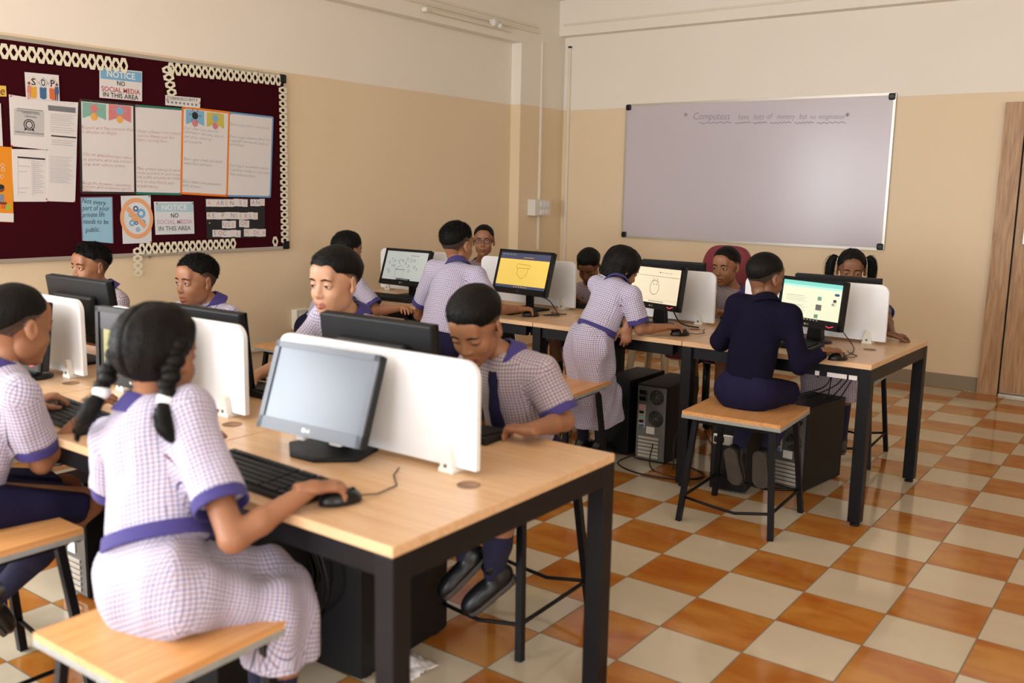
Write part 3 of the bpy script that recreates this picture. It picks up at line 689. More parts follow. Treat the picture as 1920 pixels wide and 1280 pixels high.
for lb, xc in (('large white partition in the centre foreground behind a blank monitor', -.15), ('white partition right behind the pigtailed girl in the foreground', -1.08), ('white partition near the boy at the left edge', -2.03)):
    o = copy_tree(s0, (xc, -1.845, .755), 0, lb); o['group'] = 'partitions on the front tables'

# stools
def make_stool(label):
    t = thing('wooden_stool', label, 'stool')
    MB().box((0, 0, .508), (.45, .44, .018), M['stoolwood']).build('seat', t)
    MB().box((0, 0, .492), (.454, .444, .016), M['edge'], bev=.002).build('seat_edging', t)
    b = MB()
    for s_ in (-1, 1): b.box((0, s_*.165, .472), (.36, .025, .025), M['black']); b.box((s_*.17, 0, .472), (.025, .33, .025), M['black'])
    b.build('frame', t)
    top, bot = (.175, .17), (.215, .225)
    for sx in (-1, 1):
        for sy in (-1, 1):
            MB().beam((sx*top[0], sy*top[1], .485), (sx*bot[0], sy*bot[1], .0), .024, .024, M['black']).build('leg', t)
    f = lambda z: 1-z/.485
    z = .115; x = top[0]+(bot[0]-top[0])*f(z); y = top[1]+(bot[1]-top[1])*f(z)
    for s_ in (-1, 1):
        MB().tube([(s_*x, -y, z), (s_*x, 0, z), (s_*x, y, z)], .007, M['black']).build('stretcher', t)
        MB().tube([(-x, s_*y, z), (-x*.3, s_*y, z-.02), (x*.2, s_*y, z-.03), (x, s_*y, z)], .007, M['black']).build('stretcher', t)
    return t
st = make_stool('wooden stool under the boy in the navy sweater'); st.location = (.075, .345, 0); st.rotation_euler = (0, 0, R(3))
for lb, x, y, a in (('wooden stool with worn grey edge beside the standing girl', -.935, .245, 4), ('wooden stool under the pigtailed girl in the foreground', -.098, -2.55, 1), ('wooden stool under the boy at the left edge', -1.03, -2.56, -1),
                    ('wooden stool under the front table, carrying the boy who looks down', -.165, -1.18, 2), ('wooden stool behind the front partition under the boy looking left', -.97, -1.12, 0), ('wooden stool under the open mouthed boy by the wall', -1.88, -1.1, 0), ('wooden stool under the boy in front of the noticeboard', -2.82, -1.1, 0),
                    ('stool under the girl with high ponytails at the back right', .10, 1.74, 3), ('stool under the boy in spectacles', -2.68, 1.85, 0), ('stool under the boy bending down beside the partition', -1.70, 1.75, 0), ('stool under the boy at the far back left table', -2.75, .20, 0), ('stool under the boy facing the yellow screen', -1.80, .26, 0)):
    o = copy_tree(st, (x, y, 0), R(a), lb); o['group'] = 'wooden stools'
    if 'pigtailed girl' in lb: o.scale = (.87, .87, 1)
st['group'] = 'wooden stools'

# monitors -------------------------------------------------------------
def emis(name, c, e=1.0):
    if name not in M: M[name] = mat(name, tuple(v*.25 for v in c), .3); bb = nodes(M[name])[1]; bb.inputs['Emission Color'].default_value = tuple(c)+(1,); bb.inputs['Emission Strength'].default_value = e*.66
    return M[name]
def make_monitor(label, w_, h_, zc, tilt, draw=None, base='round', bez=M['plastic'], body=M['plastic'], scr=None, logo='LG', swoosh=False, thick=.045):
    """origin: table top under the stand; the screen looks towards -y"""
    t = thing('monitor', label, 'monitor')
    tm = Matrix.Translation((0, -.035, zc)) @ Matrix.Rotation(-tilt, 4, 'X')
    bx, bt, bb = .017, .018, .034
    b = MB().box((0, .012, 0), (w_, .03, h_), body, tm, bev=.006)
    b.box((0, .035, -.01), (w_*.62, .035, h_*.62), body, tm, bev=.012)
    t_b = b.build('housing', t)
    b = MB(); yf = -.0045
    for c, d in (((0, yf, h_/2-bt/2), (w_, .007, bt)), ((0, yf, -h_/2+bb/2), (w_, .007, bb)), ((-w_/2+bx/2, yf, 0), (bx, .007, h_)), ((w_/2-bx/2, yf, 0), (bx, .007, h_))): b.box(c, d, bez, tm)
    b.build('bezel', t)
    sw, sh_, cz = w_-2*bx, h_-bt-bb, (bb-bt)/2
    SF = tm @ T3((0, -.0035, cz), (1, 0, 0), (0, 0, 1))
    b = MB(); rect(b, -sw/2, -sh_/2, sw/2, sh_/2, scr or M['plastic'], SF, 0)
    if draw: draw(b, SF, sw, sh_)
    b.build('screen', t)
    LF = tm @ T3((0, -.0085, -h_/2+bb/2), (1, 0, 0), (0, 0, 1))
    if logo:
        b = MB()
        if logo == 'LG': flat(b, circ(-.013, 0, .0055, n=16)[:-1], M['alu'], LF, .0003); b.text('LG', M['alu'], LF @ Matrix.Translation((-.004, -.0045, 0)), height=.009, thin=.01)
        else: b.text(logo, M['steel'], LF @ Matrix.Translation((-.012, -.004, 0)), height=.008)
        b.build('logo', t)
    if swoosh:
        b = MB(); stroke(b, [(w_*.29, .004), (w_*.315, .0), (w_*.335, -.003), (w_*.36, .001), (w_*.40, .006)], .0045, emis('red_led', S(240, 70, 90), 1.2), LF, .0004); b.build('power_light', t)
    if base == 'round':
        MB().lathe([(.0, .0), (.098, 0), (.102, .004), (.098, .010), (.05, .016), (0, .018)], body, (0, .0, 0), 36, Matrix.Diagonal((1.0, .82, 1, 1))).build('base', t)
        MB().prism([(-.05, .0), (.05, .0), (.032, zc-.05), (-.032, zc-.05)], -.012, .016, body, T3((0, .02, .01), (1, 0, 0), (0, 0, 1)), False).build('stand', t, bevel=.004)
    elif base == 'wedge':
        MB().prism([(-.135, -.02), (-.10, .10), (.10, .10), (.135, -.02), (.045, -.10), (-.045, -.10)], 0, .013, M['matte']).build('base', t, bevel=.004)
        MB().box((0, .045, zc/2-.02), (.06, .035, zc-.04), M['plastic'], bev=.008).build('stand', t)
    else:
        MB().box((0, .01, .006), (.22, .18, .012), M['matte'], bev=.004).build('base', t)
        MB().box((0, .035, zc/2), (.05, .025, zc), M['matte'], bev=.003).build('stand', t)
    return t
g1 = mat('screen_pen', S(34, 34, 40), .6); gl = mat('screen_faint', S(190, 184, 176), .6)
def L_(b, F, pts, c, wd=.0018): stroke(b, pts, wd, c, F, .0006)
def star(b, F, x, y, r_, c):
    L_(b, F, [(x+r_*(1 if k % 2 == 0 else .42)*math.sin(R(36*k)), y+r_*(1 if k % 2 == 0 else .42)*math.cos(R(36*k))) for k in range(11)], c)
def d_yellow(b, F, w_, h_):
    rect(b, -w_/2, h_*.32, w_/2, h_/2, emis('screen_slate', S(74, 78, 104), .8), F); rect(b, -w_/2, -h_/2, w_/2, -h_*.42, emis('screen_slate', S(74, 78, 104), .8), F)
    c = mat('screen_line', S(70, 50, 24), .6)
    L_(b, F, [(-.06+.012, .062-.02), (.052, .058-.02), (.06, .050-.02), (.054, .038-.02), (-.052, .036-.02), (-.064, .046-.02), (-.048, .042)], c); L_(b, F, [(-.045, .016), (-.043, -.022), (-.006, -.05), (.036, -.024), (.042, .018)], c)
    for k in range(7): rect(b, -.01+k*.012, h_*.37, -.003+k*.012, h_*.39, emis('screen_amber', S(240, 190, 90), .9), F, .0006)
    for k in range(6): rect(b, -.05+k*.02, -h_*.475, -.042+k*.02, -h_*.45, emis('screen_amber', S(240, 190, 90), .9), F, .0006)
    for k in range(4): rect(b, -w_*.46+k*.03, h_*.44, -w_*.46+.02+k*.03, h_*.455, gl, F, .0006)
def d_stars(b, F, w_, h_):
    for x, y, r_ in ((-.15, .02, .012), (-.13, .05, .006), (-.105, .035, .013), (-.12, -.002, .010), (-.10, -.004, .012), (-.066, .035, .010), (-.05, .048, .005), (-.03, .04, .012), (.01, .055, .015), (.045, .045, .018), (.075, .045, .013), (0, .022, .012), (-.058, .018, .006), (.03, .0, .014), (-.15, -.038, .015), (-.135, -.055, .012), (.04, -.038, .014), (.085, -.005, .014), (.11, -.02, .012)): star(b, F, x*1.02, y*.9, r_*.9, g1)
    L_(b, F, [(-.08, -.028), (.0, -.028), (.0, -.086), (-.085, -.086), (-.08, -.028)], g1); L_(b, F, [(-.085, -.026), (-.035, .006), (.004, -.026), (-.085, -.026)], g1)
    for k in range(7): rect(b, .04+k*.01, h_*.36, .046+k*.01, h_*.385, (g1, M['red_ink'], bl_)[k % 3], F, .0006)
    rect(b, -.06, -h_*.5, .07, -h_*.44, g1, F)
    for k in range(8): rect(b, -.055+k*.014, -h_*.48, -.048+k*.014, -h_*.46, M['white'], F, .0007)
def d_cat(b, F, w_, h_):
    L_(b, F, circ(.0, -.012, .034, .040), g1, .0024); L_(b, F, [(-.022, .02), (-.014, .042), (-.004, .03)], g1, .002); L_(b, F, [(.006, .031), (.016, .042), (.024, .014)], g1, .002)
    L_(b, F, circ(-.008, .006, .003, n=10), g1); L_(b, F, circ(.014, .006, .003, n=10), g1)
    L_(b, F, [(-w_*.4, h_*.27), (w_*.48, h_*.26)], gl, .003); L_(b, F, [(-w_*.48, -h_*.40), (w_*.48, -h_*.40)], gl, .001)
    for k in range(8): rect(b, .04+k*.011, h_*.37, .046+k*.011, h_*.385, (g1, M['red_ink'], gl)[k % 3], F, .0006)
    flat(b, circ(.03, h_*.38, .004, n=10)[:-1], g1, F, .0006)
    for k in range(9): rect(b, -.03+k*.013, -h_*.465, -.023+k*.013, -h_*.44, g1, F, .0006)
def d_web(b, F, w_, h_):
    rect(b, -w_/2, h_*.40, w_/2, h_/2, emis('screen_mint', S(130, 216, 200), 1.0), F); rect(b, -w_/2, h_*.34, w_/2, h_*.40, emis('screen_mint_pale', S(190, 236, 222), 1.0), F)
    rect(b, -w_/2, -h_/2, w_/2, -h_*.44, M['plastic'], F)
    flat(b, circ(w_*.42, h_*.24, .016, .007, 20)[:-1], bl_, F, .0006)
    for y0 in (.12, -.13):
        for k in range(4): L_(b, F, [(-w_*.42, h_*(y0-.045*k)), (-w_*(.12-.05*(k % 2)), h_*(y0-.045*k))], gl, .0016 if k else .0024)
    for x, y, s_, c in ((.06, .10, .012, teal), (.06, -.13, .018, M['grey_ink']), (.05, -.36, .012, teal), (.165, .08, .009, g1), (.155, -.01, .008, gl)): rect(b, x*w_*2.4-s_, y*h_-s_*.8, x*w_*2.4+s_, y*h_+s_*.8, c, F, .0006)
    for y in (.10, .06, 0, -.04): L_(b, F, [(w_*.43, h_*y), (w_*.22+.05, h_*y)], gl, .0014)
    for k in range(5): rect(b, -.03+k*.02, -h_*.485, -.02+k*.02, -h_*.46, gl, F, .0006)
def d_doc(b, F, w_, h_):
    rect(b, -w_/2, h_*.22, w_/2, h_/2, emis('screen_slate_dark', S(66, 66, 80), .5), F); rect(b, -w_*.44, -h_*.42, w_*.44, h_*.22, emis('screen_straw', S(206, 200, 130), .6), F)
    L_(b, F, [(-w_*.32, h_*.12), (-w_*.30, h_*.08), (-w_*.27, h_*.12)], g1, .0015)
MONS = [
    ('LG style monitor', 'monitor showing a pale search results page', .118, 1.0, -.388, .41, .247, .198, .107, d_web, 'round', emis('screen_page', S(238, 238, 205), 1.0), 'LG', True),
    ('', 'monitor showing an outline drawing of a round eared head', -.763, 1.0, -.305, .412, .247, .214, .147, d_cat, 'round', emis('screen_cream', S(240, 222, 190), 1.0), 'LG', True),
    ('', 'monitor with a bright yellow drawing canvas', -1.665, .985, -.14, .455, .272, .235, .27, d_yellow, 'square', emis('screen_yellow', S(240, 202, 96), .95), 'DELL', False),
    ('', 'monitor showing pencil outlines of stars and a house', -2.648, .99, -.031, .422, .251, .204, .321, d_stars, 'square', emis('screen_grey', S(196, 200, 192), .75), 'LG', False),
]
for _, lb, x, y, yaw, w_, h_, zc, tl, dr, bs, sm_, lg, sw in MONS:
    o = make_monitor(lb, w_, h_, zc, tl, dr, bs, scr=sm_, logo=lg, swoosh=sw)
    o.location = (x-math.sin(yaw)*.035, y+math.cos(yaw)*.035, .7555); o.rotation_euler = (0, 0, yaw); o['group'] = 'monitors on the near side of the back row'
greyb = mat('grey_gloss_bezel', S(86, 90, 100), .3)
blank = mat('dark_blank_screen', S(60, 64, 72), .2, emit=0, noise=(5, .03)); nt, bb_ = nodes(blank)
bb_.inputs['Emission Color'].default_value = S(160, 168, 182)+(1,); bb_.inputs['Emission Strength'].default_value = .26
o = make_monitor('large blurred monitor with a blank pale screen in the foreground', .394, .251, .177, .337, None, 'wedge', bez=greyb, body=M['matte'], scr=blank)
o.location = (-.231-.0, -1.937, .7555); o.rotation_euler = (0, 0, .037); o['group'] = 'monitors on the near side of the front row'
MB().box((-.04, -.062, .052), (.03, .012, .02), M['white'], bev=.003).build('label_tab', o)
MB().box((.085, -.055, .052), (.04, .012, .014), M['white'], bev=.003).build('label_tab', o)
o = make_monitor('monitor with a straw yellow document beside the pigtailed girl', .40, .255, .20, .03, d_doc, 'round', scr=M['plastic'])
o.location = (-1.073, -1.96, .7555); o.rotation_euler = (0, 0, .05); o['group'] = 'monitors on the near side of the front row'
o = make_monitor('monitor partly hidden behind the head of the boy at the left edge', .40, .255, .175, .12, None, 'round', scr=emis('screen_dim', S(60, 64, 80), .4), swoosh=True)
o.location = (-1.86, -1.955, .7555); o.rotation_euler = (0, 0, .02); o['group'] = 'monitors on the near side of the front row'
far = None
for lb, x, y, a, zc, tl, w_ in (('dark monitor back rising behind the large foreground partition', -.325, -1.66, 180, .208, .12, .47), ('dark monitor back between the front partitions at left', -2.02, -1.66, 180, .212, .12, .47), ('dark monitor edge above the partition behind the pigtailed girl', -1.16, -1.68, 180, .165, .1, .44),
                                ('slim monitor edge behind the round head drawing monitor', -.85, 1.37, 178, .20, .1, .42), ('slim monitor edge in front of the girl with high ponytails', .125, 1.37, 178, .178, .1, .46)):
    o = make_monitor(lb, w_, .27, zc, tl, None, 'square', scr=emis('screen_page', (0, 0, 0)), body=M['matte'])
    o.location = (x, y, .7555); o.rotation_euler = (0, 0, R(a)); o['group'] = 'monitors on the far sides of the partitions'

# keyboards and mice -----------------------------------------------------
def make_keyboard(label):
    t = thing('keyboard', label, 'keyboard')
    MB().prism([(-.075, .0), (.075, 0), (.075, .022), (.06, .024), (-.075, .012)], -.225, .225, M['matte'], T3((0, 0, 0), (0, 1, 0), (0, 0, 1))).build('body', t, bevel=.004)
    b = MB(); rx = [(-.21, .07), ]
    for r_ in range(6):
        y = -.055+r_*.0205+(.006 if r_ == 5 else 0); z = .0155+(y+.055)*.09
        x = -.212
        for k in range(20):
            w_ = .0175
            if r_ == 0 and 4 <= k <= 8:
                if k == 4: b.box((x+.047, y, z), (.09, .0165, .008), M['keys'])
                x += .0192; continue
            if k in (14, 17): x += .006
            b.box((x+w_/2, y, z), (w_, .0165, .008), M['keys']); x += .0203
    b.build('keys', t)
    return t
kb = make_keyboard('black keyboard in front of the pigtailed girl'); kb.location = (-.165, -2.215, .756); kb.rotation_euler = (0, 0, R(-3)); kb['group'] = 'keyboards'
for lb, x, y, a in (('black keyboard between the left boy and the pigtailed girl', -1.12, -2.19, -5), ('black keyboard under the hands of the boy looking down', -.16, -1.545, 184), ('keyboard beside the arm of the boy looking left', -.98, -1.56, 180),
                    ('keyboard before the search page monitor', .02, .80, -8), ('keyboard before the round head drawing monitor', -.84, .85, -6), ('keyboard before the yellow screen monitor', -1.80, .82, 0), ('keyboard before the star drawing monitor', -2.62, .83, 0), ('keyboard of the boy bending down at the back', -1.62, 1.40, 180)):
    o = copy_tree(kb, (x, y, .756 if y < 0 or x > -5 else .756), R(a), lb)
def make_mouse(label):
    t = thing('computer_mouse', label, 'mouse')
    b = MB(); n = 16; h = 8; vs = []; fs = []
    for i in range(h+1):
        f = math.pi/2*i/h
        for j in range(n):
            a = 2*math.pi*j/n
            vs.append((.030*math.cos(f)**.6*math.cos(a), .054*math.cos(f)**.6*math.sin(a), .004+.030*math.sin(f)**.9*(1-.12*math.sin(a)*(1-math.sin(f)))))
    for i in range(h):
        for j in range(n): fs.append((i*n+j, i*n+(j+1) % n, (i+1)*n+(j+1) % n, (i+1)*n+j))
    fs.append(tuple(range(n))[::-1]); b.raw(vs, fs, M['plastic'], None, True); b.build('body', t)
    MB().lathe([(0, -.004), (.008, -.004), (.009, 0), (.008, .004), (0, .004)], M['keys'], n=14, M=Matrix.Translation((0, .03, .027)) @ Matrix.Rotation(R(90), 4, 'Y')).build('scroll_wheel', t)
    MB().tube([(0, .052, .012), (-.01, .10, .004), (-.05, .17, .003), (-.13, .20, .003), (-.18, .24, .003)], .0018, M['cable'], 6).build('cord', t)
    return t
ms = make_mouse('black mouse under the hand of the pigtailed girl'); ms.location = (.107, -2.195, .756); ms.rotation_euler = (0, 0, R(-30)); ms['group'] = 'computer mice'; MICE = [ms]
for lb, x, y, a in (('black mouse under the hand of the boy in the sweater', .405, .60, -25), ('black mouse under the hand of the girl with the bob', -.45, .765, -70), ('black mouse under the hand of the boy at the yellow screen', -1.43, .80, -60)):
    o = copy_tree(ms, (x, y, .7555), R(a), lb); MICE.append(o)

# computer towers --------------------------------------------------------
def make_tower(label, rear=True):
    """origin floor centre; decorated face looks towards -y"""
    t = thing('computer_tower', label, 'computer tower'); W_, D_, H_ = .185, .42, .43
    MB().box((0, 0, H_/2+.008), (W_, D_, H_), M['matte'], bev=.004).build('case', t)
    y = -D_/2
    for sx in (-1, 1):
        for sy in (-1, 1): MB().box((sx*.07, sy*.17, .004), (.03, .03, .008), M['rubber']).build('foot', t)
    if rear:
        MB().box((0, y-.002, H_/2+.008), (W_-.012, .004, H_-.016), M['steel']).build('rear_panel', t)
        for cz, r_, nr, nm in ((.375, .042, 4, 'power_fan'), (.255, .045, 6, 'case_fan')):
            b = MB(); cx = .03
            flat(b, circ(cx, 0, r_, n=24)[:-1], M['rubber'], T3((0, y-.0045, cz), (1, 0, 0), (0, 0, 1)), 0)
            for k in range(1, nr+1):
                rr = r_*k/nr; b.tube([(cx+rr*math.cos(R(a)), y-.007, cz+rr*math.sin(R(a))) for a in range(0, 360, 18)], .0014, M['steel'], 5, closed=True)
            for a in range(0, 180, 45): b.tube([(cx-r_*math.cos(R(a)), y-.008, cz-r_*math.sin(R(a))), (cx+r_*math.cos(R(a)), y-.008, cz+r_*math.sin(R(a)))], .0014, M['steel'], 5)
            b.build(nm, t)
        for z in (.395, .36): MB().box((-.05, y-.010, z), (.045, .014, .024), M['plastic'], bev=.005).build('power_socket', t)
        MB().box((-.055, y-.006, .26), (.04, .006, .13), M['alu']).build('port_plate', t)
        b = MB()
        for k, c in enumerate((bl_, M['plastic'], teal, M['plastic'], rose)): b.box((-.055, y-.012, .205+k*.026), (.026, .012, .014), c, bev=.002)
        b.build('ports', t)
        MB().box((.0, y-.006, .185), (.05, .003, .04), M['paper']).build('paper_label', t)
        for k in range(6): MB().box((-.01, y-.006, .035+k*.021), (.125, .006, .015), M['alu'], bev=.002).build('slot_cover', t)
    else:
        MB().box((0, y-.006, H_/2+.008), (W_-.004, .012, H_-.006), M['plastic'], bev=.004).build('front_bezel', t)
        MB().box((0, y-.014, .27), (W_-.02, .008, .055), M['alu'], bev=.006).build('port_band', t)
        for x in (-.05, .045):
            MB().box((x, y-.020, .27), (.05, .008, .032), M['plastic'], bev=.006).build('port_bay', t)
            MB().box((x, y-.0245, .274), (.02, .002, .008), M['alu']).build('port', t)
        MB().box((0, y-.0125, .40), (.15, .004, .035), M['matte'], bev=.002).build('drive_door', t)
    return t
T_ = [make_tower('computer tower with rear fan grilles beside the standing girl'), make_tower('computer tower with silver front port band under the back row', False), make_tower('computer tower with silver slots beside the right table leg')]
for o, (x, y, a) in zip(T_, ((-.685, 1.07, 2), (-.155, .86, 8), (.125, 1.09, -8))): o.location = (x, y, 0); o.rotation_euler = (0, 0, R(a)); o['group'] = 'computer towers'
for src, lb, x, y, a in ((1, 'plain black tower behind the dress of the standing girl', -.93, 1.10, 180), (1, 'black tower with a paper sticker by the pigtailed girl', -.55, -1.95, 180), (1, 'black tower behind the left leg of the foreground table', -.345, -1.60, 183), (0, 'tower with metal rear ports beside the left boy', -1.50, -1.80, 0), (0, 'tower on the floor under the second front table', -1.25, -1.72, 180)):
    o = copy_tree(T_[src], (x, y, 0), R(a), lb)
    if 'sticker' in lb:
        b = MB(); F = T3((-.0945, -.175, .17), (0, -1, 0), (0, 0, 1)); b.prism([(-.05, -.06), (.04, -.05), (.045, .07), (-.05, .05)], 0, .001, M['paper'], F)
        flat(b, circ(.0, .03, .018, .022, 14)[:-1], rose, F, .0016); flat(b, circ(-.02, 0, .016, .012, 14)[:-1], sky_, F, .0016); b.build('paper_sticker', o)
# crumpled white cloth under the tower
t = MB(); rng = random.Random(3); vs = []; n = 14
for i in range(n):
    for j in range(n):
        x, y = (i/(n-1)-.5), (j/(n-1)-.5); rr = math.hypot(x, y)
        vs.append((x*.14+rng.uniform(-.004, .004), y*.12+rng.uniform(-.004, .004), max(.002, .032*(1-rr*1.7)+rng.uniform(-.008, .012))))
t.raw(vs, [(i*n+j, (i+1)*n+j, (i+1)*n+j+1, i*n+j+1) for i in range(n-1) for j in range(n-1)], M['paper'], None, True)
o = t.build('crumpled_cloth'); o.location = (-.20, -1.64, 0); tag(o, 'crumpled white cloth on the floor behind the foreground table leg', 'cloth')
so = o.modifiers.new('s', 'SOLIDIFY'); so.thickness = .003

# cables -----------------------------------------------------------------
def cable(label, pts, r_=.0035, group='loose cables under the tables'):
    P = [Vector(p) for p in pts]; o_ = []
    for i in range(len(P)-1):
        a, b, c, d = P[max(i-1, 0)], P[i], P[i+1], P[min(i+2, len(P)-1)]
        for k in range(6):
            s_ = k/6; o_.append(.5*((2*b)+(c-a)*s_+(2*a-5*b+4*c-d)*s_*s_+(-a+3*b-3*c+d)*s_**3))
    o_.append(P[-1]); ob = MB().tube(o_, r_, M['cable'], 6).build('cable', loc=tuple(P[0])); return tag(ob, label, 'cable', group)
cable('thick black cable looped on the table behind the search page monitor', [(.21, 1.02, .90), (.27, 1.03, .83), (.35, .96, .77), (.39, .85, .762), (.41, .72, .762), (.40, .66, .762)], .0025)
cable('black cable loops beside the yellow screen monitor', [(-1.62, 1.05, .85), (-1.50, 1.03, .83), (-1.38, .95, .77), (-1.34, .90, .762), (-1.42, .86, .762), (-1.34, .99, .762)], .003)
cable('black power lead hanging behind the round head drawing monitor', [(-.68, 1.05, .86), (-.62, 1.02, .79), (-.58, 1.04, .765), (-.50, 1.03, .762)], .004)
cable('black coil of cable on the floor beside the fan grille tower', [(-.75, .83, .04), (-.80, .72, .006), (-.62, .62, .006), (-.40, .66, .006), (-.32, .80, .006), (-.45, .90, .006), (-.56, .84, .02)], .004)
cable('wide cable loop on the floor in front of the fan grille tower', [(-.64, .82, .12), (-.60, .74, .006), (-.36, .70, .006), (-.28, .92, .006), (-.42, 1.0, .2)], .0035)
cable('curved cable leaning on the side of the fan grille tower', [(-.50, .80, .01), (-.52, .84, .16), (-.48, .88, .28), (-.38, .88, .38), (-.33, .80, .50), (-.34, .74, .66)], .004)
cable('two wires hanging over the fan grille tower', [(-.46, .84, .66), (-.47, .86, .54), (-.50, .90, .445)], .0035)
for k, (x0, x1, z1) in enumerate(((.30, .06, .46), (.36, .12, .46), (.40, .20, .46), (.43, .24, .46), (.33, .18, .46))):
    cable('thin wires fanning from the right end table down to the slotted tower', [(x0, .86, .68), (x0-.05, .92, .56+.02*k), (x1+.06, .99, .49), (x1, 1.02+.02*k, z1)], .003, 'wires fanning to the slotted tower')
for k in range(7):
    x0 = -.30-.045*k; cable('wire bundle hanging under the front table beside the girl', [(x0, -1.9+.03*k, .68), (x0-.06+.02*(k % 3), -1.88, .50), (x0-.02, -1.86+.02*k, .30), (x0-.12+.05*(k % 2), -1.82, .14), (x0-.05, -1.80, .004)], .004, 'wire bundle under the front table')
for k in range(5):
    x0 = -1.18-.07*k; cable('wires hanging under the middle of the back row', [(x0, .95, .70), (x0+.05*(k % 2), .98, .48), (x0-.08+.04*k, 1.02, .22), (x0-.12, 1.0, .004)], .0035, 'wires under the back row')
cable('wire on the floor running from the left tower', [(-.86, .72, .004), (-.95, .75, .006), (-1.10, .90, .006), (-1.2, 1.0, .006)], .003)

# red chair by the back wall, cream plastic stool --------------------------
t = thing('office_chair', 'dark red padded chair behind the smiling boy', 'chair', (-.86, 2.03, 0)); red_f = mat('red_upholstery', S(116, 22, 36), .7, sheen=.3, bump=(90, .2))
pts = []
for k in range(40):
    a = 2*math.pi*k/40; ca, sa = math.cos(a), math.sin(a)
    pts.append((.180*math.copysign(abs(ca)**.55, ca), .27*math.copysign(abs(sa)**.6, sa)))
b_ = MB().prism(pts, -.03, .03, red_f, T3((0, .16, .885), (1, 0, 0), (0, .12, 1)), True).build('backrest', t, bevel=.02)
MB().box((0, -.06, .46), (.44, .42, .08), red_f, bev=.03).build('seat', t)
MB().box((0, .15, .60), (.07, .02, .3), M['plastic'], bev=.004).build('back_bracket', t)
MB().tube([(0, -.06, .09), (0, -.06, .42)], .025, M['plastic'], 12).build('column', t)
for k in range(5):
    a = R(72*k+10); e = (.25*math.cos(a), -.06+.25*math.sin(a), .06)
    l = MB().beam((0, -.06, .10), e, .04, .025, M['plastic']).build('leg', t); MB().sphere((e[0], e[1], .027), .027, M['rubber'], 12).build('castor', l)
t = thing('plastic_stool', 'cream plastic stool with tapered legs behind the back table', 'stool', (-1.36, 2.22, 0)); cp = mat('cream_plastic', S(214, 190, 150), .5)
MB().box((0, 0, .44), (.32, .32, .02), cp, bev=.008).build('seat', t)
for sx in (-1, 1):
    for sy in (-1, 1): MB().tube([(sx*.12, sy*.12, .43), (sx*.17, sy*.17, 0)], .02, cp, 4, radii=[.034, .019]).build('leg', t)
# ================================================================= figures grown from smooth implicit surfaces
V3 = lambda *a: np.array(a[0] if len(a) == 1 else a, dtype=float)
def unit(v): v = V3(v); return v/(np.linalg.norm(v)+1e-12)
def surf_nets(V, org, h):
    s = V < 0; n = V.shape
    c = [s[i:n[0]-1+i, j:n[1]-1+j, k:n[2]-1+k] for i in (0, 1) for j in (0, 1) for k in (0, 1)]
    cnt = sum(a.astype(np.int8) for a in c); act = (cnt > 0) & (cnt < 8)
    cells = np.argwhere(act); m = len(cells)
    if m == 0: return np.zeros((0, 3)), np.zeros((0, 4), int)
    idx = -np.ones(act.shape, int); idx[act] = np.arange(m)
    acc = np.zeros((m, 3)); num = np.zeros(m)
    cor = [(i, j, k) for i in (0, 1) for j in (0, 1) for k in (0, 1)]
    for a in cor:
        for ax in range(3):
            if a[ax]: continue
            b = list(a); b[ax] = 1
            va = V[cells[:, 0]+a[0], cells[:, 1]+a[1], cells[:, 2]+a[2]]; vb = V[cells[:, 0]+b[0], cells[:, 1]+b[1], cells[:, 2]+b[2]]
            mk = (va < 0) != (vb < 0); t = va[mk]/(va[mk]-vb[mk]); p = np.tile(np.array(a, float), (mk.sum(), 1)); p[:, ax] += t
            acc[mk] += p; num[mk] += 1
    P = (cells+acc/num[:, None])*h+org; F = []
    for ax in range(3):
        o1, o2 = [(1, 2), (2, 0), (0, 1)][ax]
        sl0 = [slice(None)]*3; sl1 = [slice(None)]*3; sl0[ax] = slice(0, n[ax]-1); sl1[ax] = slice(1, n[ax])
        a, b = s[tuple(sl0)], s[tuple(sl1)]; e = np.argwhere(a != b)
        e = e[(e[:, o1] > 0) & (e[:, o2] > 0) & (e[:, o1] < n[o1]-1) & (e[:, o2] < n[o2]-1)]
        ins = s[e[:, 0], e[:, 1], e[:, 2]]
        def cid(d1, d2):
            q = e.copy(); q[:, o1] -= d1; q[:, o2] -= d2; return idx[q[:, 0], q[:, 1], q[:, 2]]
        q = np.stack([cid(1, 1), cid(0, 1), cid(0, 0), cid(1, 0)], 1); q[~ins] = q[~ins][:, ::-1]; F.append(q)
    return P, np.concatenate(F)
